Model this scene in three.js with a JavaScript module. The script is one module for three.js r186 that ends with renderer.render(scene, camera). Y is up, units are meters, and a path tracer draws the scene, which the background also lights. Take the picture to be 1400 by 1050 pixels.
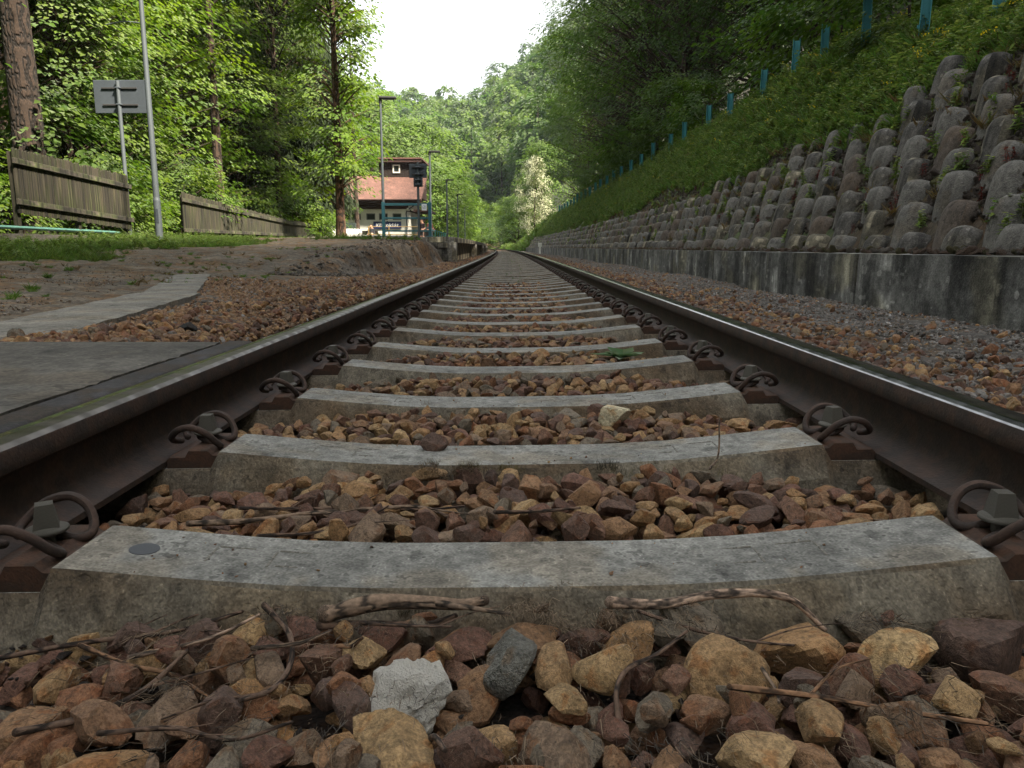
import * as THREE from 'three';
import { mergeGeometries, toCreasedNormals, mergeVertices } from 'three/addons/utils/BufferGeometryUtils.js';
import { MarchingCubes } from 'three/addons/objects/MarchingCubes.js';
import { RoundedBoxGeometry } from 'three/addons/geometries/RoundedBoxGeometry.js';

// ------------------------------------------------------------------ camera, sky, sun, exposure
const scene = new THREE.Scene();
const EYE = 0.262;                                   // camera height over the rail tops (y = 0)
const camera = new THREE.PerspectiveCamera(53.13, 4 / 3, 0.05, 900);
camera.position.set(0, EYE, 0);
camera.rotation.order = 'YXZ';
camera.rotation.set(THREE.MathUtils.degToRad(-10.1), THREE.MathUtils.degToRad(0.22), 0);
const renderer = new THREE.WebGLRenderer({ antialias: true });
renderer.setSize(1024, 768);
renderer.toneMapping = THREE.LinearToneMapping;
renderer.toneMappingExposure = 4.2;
renderer.shadowMap.enabled = true;
const sun = new THREE.DirectionalLight(0xfff2dc, 5);
sun.position.set(27, 40, -8);
sun.target.position.set(0, 0, -30);
sun.castShadow = true; sun.shadow.radius = 12; sun.shadow.mapSize.set(2048, 2048);
Object.assign(sun.shadow.camera, { left: -80, right: 80, top: 80, bottom: -80, near: 1, far: 300 });
scene.add(sun, sun.target);

// ------------------------------------------------------------------ numbers, noise, textures
function rng(seed) {
  let a = seed >>> 0;
  return () => { a = (a + 0x6d2b79f5) | 0; let t = Math.imul(a ^ (a >>> 15), 1 | a); t = (t + Math.imul(t ^ (t >>> 7), 61 | t)) ^ t; return ((t ^ (t >>> 14)) >>> 0) / 4294967296; };
}
const clamp = (x, a = 0, b = 1) => Math.min(b, Math.max(a, x));
const lerp = (a, b, t) => a + (b - a) * t;
const sstep = (a, b, x) => { const t = clamp((x - a) / (b - a)); return t * t * (3 - 2 * t); };
const LAT = new Float32Array(65536); { const r = rng(77); for (let i = 0; i < 65536; i++) LAT[i] = r(); }
function vnoise(x, y, px = 256, py = 256, seed = 0) {   // value noise, repeats after px, py cells
  const x0 = Math.floor(x), y0 = Math.floor(y), fx = x - x0, fy = y - y0, u = fx * fx * (3 - 2 * fx), v = fy * fy * (3 - 2 * fy);
  const h = (i, j) => LAT[((((i % px) + px) % px) * 167 + (((j % py) + py) % py) * 7919 + seed * 4001) & 65535];
  return lerp(lerp(h(x0, y0), h(x0 + 1, y0), u), lerp(h(x0, y0 + 1), h(x0 + 1, y0 + 1), u), v);
}
function fbm(u, v, f, oct = 4, seed = 0, fy = f) {
  let s = 0, a = 0.5, n = 0;
  for (let o = 0; o < oct; o++) { s += a * vnoise(u * f, v * fy, f, fy, seed + o * 3); n += a; a *= 0.5; f *= 2; fy *= 2; }
  return s / n;
}
function noise3(x, y, z, seed = 0) { return (vnoise(x, y, 256, 256, seed) + vnoise(y + 31.7, z, 256, 256, seed + 5) + vnoise(z + 11.3, x + 5.1, 256, 256, seed + 9)) / 3; }
function tex(w, h, srgb, fn) {          // fn(u, v) -> [r, g, b] 0..1 (or a number)
  const d = new Uint8Array(w * h * 4);
  for (let j = 0; j < h; j++) for (let i = 0; i < w; i++) {
    let c = fn((i + 0.5) / w, (j + 0.5) / h); if (typeof c === 'number') c = [c, c, c];
    const k = (j * w + i) * 4; for (let q = 0; q < 3; q++) d[k + q] = clamp(c[q]) * 255; d[k + 3] = 255;
  }
  const t = new THREE.DataTexture(d, w, h, THREE.RGBAFormat);
  t.wrapS = t.wrapT = THREE.RepeatWrapping; t.magFilter = THREE.LinearFilter; t.minFilter = THREE.LinearMipmapLinearFilter; t.generateMipmaps = true;
  if (srgb) t.colorSpace = THREE.SRGBColorSpace; t.needsUpdate = true; return t;
}
const mixc = (a, b, t) => [lerp(a[0], b[0], t), lerp(a[1], b[1], t), lerp(a[2], b[2], t)];
function rep(t, x, y = x) { const c = t.clone(); c.repeat.set(x, y); c.needsUpdate = true; return c; }

// the sky: a bright, nearly even white overcast with faint thin patches
{
  const W = 512, H = 256, d = new Float32Array(W * H * 4);
  for (let j = 0; j < H; j++) for (let i = 0; i < W; i++) {
    const el = (j + 0.5) / H - 0.5, n = fbm(i / W, j / H, 6, 4, 41);
    const L = 0.42 * (1 + 0.12 * (n - 0.5)) * (0.92 + 0.16 * clamp(el * 2)), b = sstep(0.5, 0.75, n) * 0.05, k = (j * W + i) * 4;
    d[k] = L * (0.985 - b); d[k + 1] = L * (1.0 - b * 0.4); d[k + 2] = L * (1.035 + b * 0.6); d[k + 3] = 1;
  }
  const t = new THREE.DataTexture(d, W, H, THREE.RGBAFormat, THREE.FloatType);
  t.mapping = THREE.EquirectangularReflectionMapping; t.magFilter = t.minFilter = THREE.LinearFilter; t.wrapS = THREE.RepeatWrapping; t.needsUpdate = true;
  scene.background = t; scene.environment = t;
}
scene.fog = new THREE.FogExp2(0xd6e4f0, 0.00017);

// ------------------------------------------------------------------ scene helpers
const taken = new Map();
function numbered(name) { const n = taken.get(name) ?? 0; taken.set(name, n + 1); return n ? name + '_' + String(n).padStart(3, '0') : name; }
function thing(name, label, category, pos = [0, 0, 0], group) {
  const o = new THREE.Group(); o.name = numbered(name); o.position.set(...pos); o.userData = { label, category }; if (group) o.userData.group = group; scene.add(o); return o;
}
function mesh(name, geo, mat, parent = scene) {
  const m = new THREE.Mesh(geo, mat); m.name = numbered(name); m.castShadow = m.receiveShadow = true; parent.add(m); return m;
}
function tag(o, label, category, group) { o.userData = { label, category, ...(group ? { group } : {}) }; return o; }
function structure(o, label) { o.userData = { kind: 'structure', ...(label ? { label } : {}) }; return o; }
function copy(o, label, pos, turn = 0, scale, group) {
  const c = o.clone(); c.name = numbered(o.name.replace(/_\d{3}$/, '')); c.userData = { ...o.userData, label }; if (group) c.userData.group = group;
  if (pos) c.position.set(...pos); c.rotation.y = turn; if (scale) Array.isArray(scale) ? c.scale.set(...scale) : c.scale.setScalar(scale); scene.add(c); return c;
}
function stuff(name, geo, mat, mats, cols, parent = scene, label) {      // many tiny uncountable pieces as one object
  const m = new THREE.InstancedMesh(geo, mat, mats.length); m.name = numbered(name); mats.forEach((x, i) => m.setMatrixAt(i, x)); if (cols) cols.forEach((c, i) => m.setColorAt(i, c));
  m.castShadow = m.receiveShadow = true; m.userData = { kind: 'stuff', ...(label ? { label } : {}) }; parent.add(m); return m;
}
const V = (x, y, z) => new THREE.Vector3(x, y, z);
const M4 = (p, q, s) => new THREE.Matrix4().compose(p, q, s);
const QE = (x, y, z) => new THREE.Quaternion().setFromEuler(new THREE.Euler(x, y, z));
function move(g, x = 0, y = 0, z = 0, rx = 0, ry = 0, rz = 0, s) {
  if (s) g.scale(...s); g.applyMatrix4(M4(V(x, y, z), QE(rx, ry, rz), V(1, 1, 1))); return g;
}
function boxUV(g, k = 1) {              // uv in metres by the main direction of each face
  if (g.index) g = g.toNonIndexed();
  const p = g.attributes.position, n = p.count, uv = new Float32Array(n * 2), a = V(), b = V(), c = V();
  for (let i = 0; i < n; i += 3) {
    a.fromBufferAttribute(p, i); b.fromBufferAttribute(p, i + 1); c.fromBufferAttribute(p, i + 2); b.sub(a); c.sub(a); b.cross(c);
    const x = Math.abs(b.x), y = Math.abs(b.y), z = Math.abs(b.z);
    for (let j = 0; j < 3; j++) {
      const X = p.getX(i + j), Y = p.getY(i + j), Z = p.getZ(i + j);
      const w = x >= y && x >= z ? [Z, Y] : y >= z ? [X, Z] : [X, Y]; uv[(i + j) * 2] = w[0] * k; uv[(i + j) * 2 + 1] = w[1] * k;
    }
  }
  g.setAttribute('uv', new THREE.BufferAttribute(uv, 2)); return g;
}
const box = (w, h, d, x = 0, y = 0, z = 0, r = 0.006) => move(boxUV(r > 0 ? new RoundedBoxGeometry(w, h, d, 1, Math.min(r, w / 2.1, h / 2.1, d / 2.1)) : new THREE.BoxGeometry(w, h, d)), x, y, z);
const cyl = (r0, r1, h, x = 0, y = 0, z = 0, n = 14) => move(new THREE.CylinderGeometry(r1, r0, h, n).toNonIndexed(), x, y + h / 2, z);
function tube(pts, rad, seg = 24, n = 8, closed = false) {               // rad: number or function of 0..1
  const c = new THREE.CatmullRomCurve3(pts, closed, 'centripetal'), g = new THREE.TubeGeometry(c, seg, 1, n, closed), p = g.attributes.position, q = V(), o = V();
  for (let i = 0; i <= seg; i++) {
    c.getPointAt(i / seg, o); const r = typeof rad === 'number' ? rad : rad(i / seg);
    for (let j = 0; j <= n; j++) { const k = i * (n + 1) + j; q.fromBufferAttribute(p, k).sub(o).multiplyScalar(r).add(o); p.setXYZ(k, q.x, q.y, q.z); }
  }
  const uv = g.attributes.uv, L = c.getLength(), R = typeof rad === 'number' ? rad : rad(0.5);
  for (let i = 0; i < uv.count; i++) uv.setXY(i, uv.getY(i) * 6.28 * R, uv.getX(i) * L);
  g.computeVertexNormals(); return g;
}
const merge = (list) => { const l = list.map((g) => (g.index ? g.toNonIndexed() : g)); l.forEach((g) => { for (const k of Object.keys(g.attributes)) if (!['position', 'normal', 'uv'].includes(k)) g.deleteAttribute(k); }); return mergeGeometries(l); };
// the line bends gently to the left: s metres along it, l metres to the right of it
const W = (l, y, s) => V(l - (s > 0 ? (s * s) / 5000 : 0), y, -s);
const bend = (s) => (s > 0 ? (s * s) / 5000 : 0);
const CANT = 0.0134, TC = 0.009;        // the right rail lies a little higher than the left

// ------------------------------------------------------------------ textures and materials
const T = {};
T.concrete = tex(1024, 1024, true, (u, v) => {
  const a = fbm(u, v, 5, 5, 1), b = fbm(u, v, 40, 3, 2), c = vnoise(u * 256, v * 256, 256, 256, 3), d = fbm(u, v, 14, 3, 4), st = fbm(u, v, 22, 3, 61, 90);
  let k = 0.5 + (a - 0.5) * 0.26 + (b - 0.5) * 0.24 + (c - 0.5) * 0.14;
  if (c > 0.955) k += 0.14;
  const pit = sstep(0.7, 0.8, d) * 0.1 + sstep(0.72, 0.8, b) * 0.16; k -= pit;
  return mixc([k * 0.985, k * 0.985, k * 0.96], [k * 0.98, k * 0.9, k * 0.78], sstep(0.5, 0.7, fbm(u, v, 7, 3, 9)) * 0.45);
});
T.concreteB = tex(512, 512, false, (u, v) => 0.5 + (fbm(u, v, 60, 3, 2) - 0.5) * 0.8 - sstep(0.64, 0.74, fbm(u, v, 30, 2, 4)) * 0.4 + (vnoise(u * 256, v * 256, 256, 256, 3) - 0.5) * 0.3);
T.stain = tex(1024, 1024, true, (u, v) => {     // concrete wall: long runs of lime and soot, broken by grain
  const a = fbm(u, v, 6, 3, 11), s1 = fbm(u, v, 18, 4, 12, 2), s2 = fbm(u, v, 60, 2, 13, 2), c = vnoise(u * 256, v * 256, 256, 256, 3), m = fbm(u, v, 9, 3, 16);
  let k = 0.33 + (a - 0.5) * 0.3 + (c - 0.5) * 0.12 + (fbm(u, v, 40, 3, 15) - 0.5) * 0.2;
  k += sstep(0.6, 0.78, s1) * 0.2 * sstep(0.42, 0.66, m) - sstep(0.5, 0.7, 1 - s1) * 0.1 + (s2 - 0.5) * 0.07;
  k += sstep(0.76, 0.82, fbm(u, v, 26, 2, 19)) * 0.14;
  return mixc([k, k, k * 0.985], [k * 0.9, k * 0.86, k * 0.7], sstep(0.5, 0.7, fbm(u, v, 5, 3, 14)) * 0.6);
});
T.rust = tex(512, 512, true, (u, v) => {
  const a = fbm(u, v, 6, 4, 21), b = fbm(u, v, 50, 3, 22), k = 0.85 + (a - 0.5) * 0.3 + (b - 0.5) * 0.3;
  return mixc([0.33 * k, 0.25 * k, 0.21 * k], [0.27 * k, 0.225 * k, 0.205 * k], sstep(0.35, 0.65, fbm(u, v, 9, 3, 23)));
});
T.rustB = tex(256, 256, false, (u, v) => fbm(u, v, 40, 3, 22));
T.steel = tex(512, 512, true, (u, v) => { const k = 0.62 + (fbm(u, v, 4, 3, 31, 60) - 0.5) * 0.25 + (fbm(u, v, 30, 3, 32) - 0.5) * 0.12; return [k, k * 0.985, k * 0.96]; });
T.steelR = tex(256, 256, false, (u, v) => 0.55 + (fbm(u, v, 3, 4, 33, 40) - 0.5) * 0.5);
T.stone = tex(512, 512, true, (u, v) => {
  const a = fbm(u, v, 5, 4, 51), b = fbm(u, v, 34, 3, 52), c = vnoise(u * 200, v * 200, 200, 200, 53); let k = 0.86 + (a - 0.5) * 0.34 + (b - 0.5) * 0.34 + (c - 0.5) * 0.16 + (fbm(u, v, 90, 2, 57) - 0.5) * 0.3;
  const o = sstep(0.52, 0.68, fbm(u, v, 8, 4, 54)), w = sstep(0.66, 0.78, fbm(u, v, 16, 3, 55)); k -= sstep(0.68, 0.78, fbm(u, v, 22, 3, 56)) * 0.12;
  return mixc(mixc([k, k, k], [k * 0.92, k * 0.72, k * 0.55], o * 0.5), [1, 0.96, 0.88], w * 0.22);
});
T.stoneB = tex(512, 512, false, (u, v) => fbm(u, v, 26, 4, 58) * 0.75 + vnoise(u * 160, v * 160, 160, 160, 59) * 0.25);
T.dirt = tex(1024, 1024, true, (u, v) => {
  const a = fbm(u, v, 7, 4, 71), b = fbm(u, v, 60, 3, 72), c = vnoise(u * 256, v * 256, 256, 256, 73); const k = 0.72 + (a - 0.5) * 0.35 + (b - 0.5) * 0.5 + (c - 0.5) * 0.3;
  return mixc([k, k, k], [k * 1.0, k * 0.86, k * 0.7], sstep(0.4, 0.7, fbm(u, v, 12, 3, 74)));
});
T.dirtB = tex(512, 512, false, (u, v) => fbm(u, v, 30, 4, 76) * 0.7 + vnoise(u * 128, v * 128, 128, 128, 77) * 0.3);
T.wood = tex(512, 512, true, (u, v) => {       // v runs along the board
  const g = fbm(u, v, 46, 3, 81, 3), s = fbm(u, v, 8, 3, 82, 2), m = fbm(u, v, 10, 3, 83, 6); const k = 0.31 + (g - 0.5) * 0.34 + (s - 0.5) * 0.26;
  return mixc([k, k * 0.93, k * 0.82], [k * 0.82, k * 0.92, k * 0.52], sstep(0.45, 0.7, m) * 0.8);
});
T.bark = tex(512, 512, true, (u, v) => {
  const r = Math.abs(fbm(u, v, 12, 3, 91, 5) * 2 - 1), b = fbm(u, v, 40, 3, 92); const k = 0.22 + sstep(0.02, 0.3, r) * 0.3 + (b - 0.5) * 0.25; return [k, k * 0.84, k * 0.72];
});
T.barkB = tex(256, 256, false, (u, v) => sstep(0.0, 0.35, Math.abs(fbm(u, v, 12, 3, 91, 5) * 2 - 1)));
T.roof = tex(512, 512, true, (u, v) => { const k = 0.62 + (fbm(u, v, 30, 3, 95) - 0.5) * 0.3 + (fbm(u, v, 4, 3, 96) - 0.5) * 0.22; return [k, k * 0.7, k * 0.62]; });
T.plaster = tex(512, 512, true, (u, v) => { const k = 0.93 + (fbm(u, v, 6, 4, 97) - 0.5) * 0.12 + (fbm(u, v, 60, 2, 98) - 0.5) * 0.06; return [k, k, k * 0.97]; });
const C = (r, g, b) => new THREE.Color().setRGB(r, g, b);
const std = (o) => new THREE.MeshStandardMaterial(o);
const MAT = {
  sleeper: std({ vertexColors: true, map: rep(T.concrete, 1.6), bumpMap: rep(T.concreteB, 3), bumpScale: 0.0025, roughness: 0.95, color: C(0.97, 0.96, 0.94) }),
  slab: std({ map: rep(T.concrete, 0.7), bumpMap: rep(T.concreteB, 2.4), bumpScale: 0.002, roughness: 0.92, color: C(0.42, 0.385, 0.355) }),
  kerb: std({ map: rep(T.concrete, 0.9), bumpMap: rep(T.concreteB, 2.4), bumpScale: 0.003, roughness: 0.95, color: C(0.8, 0.76, 0.71) }),
  wall: std({ map: rep(T.stain, 0.4, 0.5), bumpMap: rep(T.concreteB, 2), bumpScale: 0.003, roughness: 0.95, color: C(1.28, 1.27, 1.24) }),
  block: std({ map: rep(T.concrete, 0.8, 0.8), bumpMap: rep(T.concreteB, 2.5), bumpScale: 0.005, roughness: 0.95, color: C(0.56, 0.53, 0.5) }),
  block2: std({ map: rep(T.stain, 0.6, 0.5), bumpMap: rep(T.concreteB, 2.5), bumpScale: 0.005, roughness: 0.95, color: C(1.05, 0.98, 0.9) }),
  block3: std({ map: rep(T.concrete, 1.1, 0.6), bumpMap: rep(T.concreteB, 2.5), bumpScale: 0.005, roughness: 0.95, color: C(0.42, 0.34, 0.29) }),
  platform: std({ map: rep(T.stain, 0.5, 0.6), roughness: 0.95, color: C(2.5, 2.3, 2.05) }),
  rust: std({ map: rep(T.rust, 4), bumpMap: rep(T.rustB, 8), bumpScale: 0.0006, roughness: 0.82, metalness: 0.0, color: C(0.72, 0.7, 0.68) }),
  rustdark: std({ map: rep(T.rust, 6), bumpMap: rep(T.rustB, 10), bumpScale: 0.0006, roughness: 0.8, metalness: 0, color: C(1.0, 0.8, 0.6) }),
  bolt: std({ map: rep(T.plaster, 6), bumpMap: rep(T.rustB, 10), bumpScale: 0.0005, roughness: 0.6, color: C(0.1, 0.092, 0.08) }),
  shine: std({ map: rep(T.steel, 1, 1), roughnessMap: rep(T.steelR, 1, 1), roughness: 0.36, metalness: 1, color: C(0.54, 0.56, 0.59) }),
  dull: std({ map: rep(T.steel, 1, 1), roughnessMap: rep(T.steelR, 1, 1), roughness: 0.85, metalness: 0.7, color: C(0.22, 0.2, 0.18) }),
  mossrail: std({ map: rep(T.dirt, 2), roughness: 1, color: C(0.1, 0.135, 0.03), bumpMap: rep(T.dirtB, 6), bumpScale: 0.002 }),
  rubber: std({ map: rep(T.dirt, 2), roughness: 0.85, color: C(0.055, 0.05, 0.055), bumpMap: rep(T.dirtB, 6), bumpScale: 0.001 }),
  dirt: std({ map: T.dirt, bumpMap: T.dirtB, bumpScale: 0.012, roughness: 1, vertexColors: true }),
  wood: std({ map: rep(T.wood, 2.2, 0.7), bumpMap: rep(T.wood, 2.2, 0.7), bumpScale: 0.004, roughness: 0.95, color: C(0.46, 0.46, 0.4) }),
  wood2: std({ map: rep(T.wood, 1.7, 0.5), bumpMap: rep(T.wood, 1.7, 0.5), bumpScale: 0.004, roughness: 0.95, color: C(0.4, 0.4, 0.34) }),
  wood3: std({ map: rep(T.wood, 2.6, 0.6), bumpMap: rep(T.wood, 2.6, 0.6), bumpScale: 0.004, roughness: 0.95, color: C(0.6, 0.58, 0.48) }),
  railwood: std({ map: rep(T.wood, 0.5, 3), roughness: 0.95, color: C(0.75, 0.75, 0.76) }),
  bark: std({ map: rep(T.bark, 1.1, 0.7), bumpMap: rep(T.barkB, 1.1, 0.7), bumpScale: 0.02, roughness: 1, color: C(0.25, 0.235, 0.225) }),
  barkpine: std({ map: rep(T.bark, 1.4, 0.9), bumpMap: rep(T.barkB, 1.4, 0.9), bumpScale: 0.03, roughness: 1, color: C(0.14, 0.132, 0.13) }),
  barkorange: std({ map: rep(T.bark, 1.2, 0.8), bumpMap: rep(T.barkB, 1.2, 0.8), bumpScale: 0.015, roughness: 1, color: C(0.32, 0.25, 0.205) }),
  twig: std({ map: rep(T.bark, 8, 6), roughness: 0.95, color: C(0.6, 0.56, 0.55), bumpMap: rep(T.barkB, 8, 6), bumpScale: 0.001 }),
  twigpale: std({ map: rep(T.bark, 8, 6), roughness: 0.95, color: C(1.0, 1.02, 1.0), bumpMap: rep(T.barkB, 8, 6), bumpScale: 0.001 }),
  stickpale: std({ map: rep(T.bark, 8, 6), roughness: 0.95, color: C(1.9, 1.95, 2.0), bumpMap: rep(T.barkB, 8, 6), bumpScale: 0.001 }),
  twigbrown: std({ map: rep(T.bark, 8, 6), roughness: 0.95, color: C(1.0, 0.8, 0.6), bumpMap: rep(T.barkB, 8, 6), bumpScale: 0.001 }),
  pole: std({ color: C(0.1, 0.12, 0.145), roughness: 0.6, metalness: 0.2, map: rep(T.plaster, 1) }),
  signback: std({ color: C(0.065, 0.08, 0.105), roughness: 0.6, metalness: 0.2, map: rep(T.plaster, 0.5) }),
  darkmetal: std({ color: C(0.03, 0.03, 0.032), roughness: 0.7 }),
  teal: std({ color: C(0.03, 0.14, 0.19), roughness: 0.6, map: rep(T.plaster, 1) }),
  fencepost: std({ color: C(0.035, 0.24, 0.28), roughness: 0.6, map: rep(T.plaster, 1) }),
  pipe: std({ color: C(0.09, 0.22, 0.2), roughness: 0.6, map: rep(T.plaster, 1) }),
  yellow: std({ color: C(0.3, 0.2, 0.08), roughness: 0.6, map: rep(T.plaster, 1) }),
  plaster: std({ map: rep(T.plaster, 0.3), color: C(0.86, 0.86, 0.85), roughness: 0.95 }),
  brown: std({ map: rep(T.wood, 1, 0.4), color: C(0.25, 0.14, 0.14), roughness: 0.9 }),
  brownwood: std({ color: C(0.045, 0.02, 0.018), map: rep(T.plaster, 1), roughness: 0.85 }),
  roof: std({ map: rep(T.roof, 0.5), color: C(0.33, 0.36, 0.37), roughness: 0.95 }),
  white: std({ color: C(0.8, 0.8, 0.78), roughness: 0.5, map: rep(T.plaster, 1) }),
  pane: std({ color: C(0.015, 0.02, 0.02), roughness: 0.12, metalness: 0 }),
  navy: std({ color: C(0.012, 0.03, 0.1), roughness: 0.5 }),
};
// ------------------------------------------------------------------ ground
const plateau = (s) => (s < 8 ? 0.16 : s < 13 ? lerp(0.16, 0.24, (s - 8) / 5) : s < 17 ? lerp(0.24, 0.36, (s - 13) / 4) : s < 22 ? lerp(0.36, 0.54, (s - 17) / 5) : s < 27 ? lerp(0.54, 0.62, (s - 22) / 5) : 0.62);
const fenceY = (s) => (s < 9 ? 2.85 : s < 16 ? lerp(2.85, 3.8, (s - 9) / 7) : s < 85 ? 3.8 : lerp(3.8, 2.0, clamp((s - 85) / 50)));
const WALL = 3.14, FL = 6.05;                        // the low wall and the line of posts above the bank, metres from the track's middle
function G(l, s) {
  let y;
  if (l > 3.3) {
    const F = fenceY(s), lk = 4.76, rise = l < lk ? 0.17 + (l - 3.5) * 1.45 : 2.0 + (l - lk) * (F - 2.0) / (FL - lk), lf = FL;
    y = l < lf ? Math.max(0.17, rise) : F + (l - lf) * lerp(0.3, 0.62, sstep(lf, lf + 6, l));
    if (l > 40) y = Math.min(y, F + 22 + (l - 40) * 0.3);
  } else if (l > -1.2) y = l > 1.2 ? lerp(-0.23, -0.265, sstep(1.2, 2.2, l)) : -0.245;
  else {
    const P = plateau(s), ramp = lerp(-0.23, -0.07, sstep(-0.85, -1.6, l)) + (P + 0.06) * sstep(-2.2, -7, l);
    const edge = -1.9 - 0.5 * sstep(14, 9.5, s) + 0.16 * Math.sin(s * 1.7) + 0.1 * Math.sin(s * 4.1 + 1), Mh = lerp(0.2, 0.46, clamp((s - 10) / 11));
    const cut = l < edge ? lerp(-0.13, Mh, sstep(edge, edge - 0.34, l)) + (P - Mh) * sstep(edge - 0.4, -5, l) : lerp(-0.23, -0.13, sstep(-1.1, edge, l));
    let m = lerp(ramp, cut, sstep(9.3, 12.3, s));
    if (s > 19 && l > -3.6) m = lerp(m, -0.16, sstep(19.6, 21.2, s + 0.25 * Math.sin(l * 5)) * sstep(-3.6, -3.1, l));
    if (s > 21.5) m = lerp(m, lerp(-0.2, 0.5, sstep(-2.6, -5.6, l)), sstep(21.5, 22.6, s));
    y = l < -10 ? m + (-10 - l) * 0.05 : m;
  }
  const hillS = s + Math.max(0, l) * 0.9;
  y += 36 * sstep(165, 330, hillS) + 4 * sstep(150, 175, hillS) + (l < -25 ? sstep(-25, -130, l) * 34 * sstep(40, 120, s) : 0);
  return y;
}
const bump = (l, s) => (fbm(l * 0.021 + 0.37, s * 0.021 + 0.11, 16, 4, 101) - 0.5);
{
  const ls = [], ss = [];
  const run = (list, a, b, n) => { for (let i = 0; i < n; i++) list.push(lerp(a, b, i / n)); };
  run(ls, -260, -60, 12); run(ls, -60, -12, 24); run(ls, -12, -6, 30); run(ls, -6, -1, 90); run(ls, -1, 1, 20); run(ls, 1, 3.3, 36); run(ls, 3.3, 3.32, 1); run(ls, 3.32, 7, 46); run(ls, 7, 20, 22); run(ls, 20, 260, 26); ls.push(260);
  run(ss, -40, -2, 14); run(ss, -2, 2, 20); run(ss, 2, 24, 240); run(ss, 24, 60, 72); run(ss, 60, 170, 60); run(ss, 170, 420, 50); ss.push(420);
  const nl = ls.length, ns = ss.length, pos = new Float32Array(nl * ns * 3), col = new Float32Array(nl * ns * 3), uv = new Float32Array(nl * ns * 2), idx = [];
  for (let j = 0; j < ns; j++) for (let i = 0; i < nl; i++) {
    const l = ls[i], s = ss[j], k = j * nl + i, soft = (Math.abs(l) < 1.4 ? 0.03 : l < -1.4 ? 0.1 : 0.16) * (s > 100 ? 6 : 1) * (l > 3.25 && l < 3.5 ? 0.2 : 1);
    const p = W(l, G(l, s) + bump(l, s) * soft + (Math.abs(l) > 1.3 && s < 30 ? (fbm(l * 0.1 + 0.5, s * 0.1 + 0.5, 40, 3, 111) - 0.5) * 0.05 : 0), s);
    pos.set([p.x, p.y, p.z], k * 3); uv.set([l * 0.5, s * 0.5], k * 2);
    // what the ground is made of: ballast dirt, grey grit, brown path, grass soil, forest litter, green hill
    const n = bump(l * 4 + 9, s * 4), grassN = bump(l * 2 + 3, s * 2 + 40);
    let c = [0.16, 0.105, 0.07];
    if (l > 1.2) c = mixc(c, [0.14, 0.125, 0.11], sstep(1.6, 2.4, l + n));
    if (l > 3.3) c = mixc([0.09, 0.07, 0.045], [0.08, 0.12, 0.035], sstep(3.6, 5.2, l + n * 2 + (s > 9 ? 0.8 : 0)));
    if (l > 8) c = [0.05, 0.05, 0.025];
    if (l < -1.2) {
      c = mixc(c, [0.21, 0.172, 0.13], sstep(-1.4, -2.1, l + n));
      c = mixc(c, [0.075, 0.1, 0.035], sstep(-5.0, -6.4, l + grassN * 3 + (s > 14 ? 1.2 * sstep(14, 22, s) : 0)));
      if (s > 9 && l < -1.6 && l > -3.4) c = mixc(c, [0.17, 0.142, 0.112], sstep(8, 11, s) * 0.6 * sstep(0.4, 0.6, n + 0.5));
      if (l < -9) c = [0.06, 0.055, 0.03];
    }
    if (s > 130) c = mixc(c, [0.045, 0.075, 0.02], sstep(130, 160, s) * (Math.abs(l) > 1.8 ? 1 : 0));
    col.set(c, k * 3);
    if (i < nl - 1 && j < ns - 1) idx.push(k, k + 1, k + nl, k + 1, k + nl + 1, k + nl);
  }
  const g = new THREE.BufferGeometry();
  g.setAttribute('position', new THREE.BufferAttribute(pos, 3)); g.setAttribute('color', new THREE.BufferAttribute(col, 3)); g.setAttribute('uv', new THREE.BufferAttribute(uv, 2)); g.setIndex(idx); g.computeVertexNormals();
  structure(mesh('ground', g, MAT.dirt));
}
const GY = (l, s) => G(l, s) + bump(l, s) * (Math.abs(l) < 1.4 ? 0.03 : 0.15);
// height of the ground at world x, z
const HX = (x, z) => { const s = -z, l = x + bend(s); return GY(l, s); };

// ------------------------------------------------------------------ rails
function sweep(prof, ss, lat, gaugeSign) {          // prof: [across (towards the gauge side), up] in metres
  const pos = [], uv = [], idx = []; let per = [0];
  for (let i = 1; i < prof.length; i++) per.push(per[i - 1] + Math.hypot(prof[i][0] - prof[i - 1][0], prof[i][1] - prof[i - 1][1]));
  for (const s of ss) prof.forEach(([a, b], i) => { const l = lat + a * gaugeSign, p = W(TC + l, b + lat * CANT, s); pos.push(p.x, p.y, p.z); uv.push(per[i], s); });
  const n = prof.length;
  for (let j = 0; j < ss.length - 1; j++) for (let i = 0; i < n - 1; i++) { const a = j * n + i; gaugeSign > 0 ? idx.push(a, a + 1, a + n, a + 1, a + n + 1, a + n) : idx.push(a, a + n, a + 1, a + 1, a + n, a + n + 1); }
  const g = new THREE.BufferGeometry(); g.setAttribute('position', new THREE.Float32BufferAttribute(pos, 3)); g.setAttribute('uv', new THREE.Float32BufferAttribute(uv, 2)); g.setIndex(idx);
  return toCreasedNormals(g, 0.7);
}
const railS = []; for (let s = -3; s < 20; s += 1) railS.push(s); for (let s = 20; s <= 160; s += 4) railS.push(s);
const top0 = (a) => -(a * a) / 0.6;                                      // crown of the rail head
const outerEdge = [[-0.0345, -0.038], [-0.0335, -0.014], [-0.033, -0.0085], [-0.031, -0.005], [-0.027, -0.0025], [-0.022, top0(0.022)]];
const innerTop = (x0) => [...[x0, -0.012, -0.004, 0.006, 0.014, 0.02].filter((x, i) => i === 0 || x > x0 + 0.001).map((x) => [x, top0(x)]), [0.025, -0.0018], [0.0285, -0.0038], [0.0312, -0.0068]];
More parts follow.
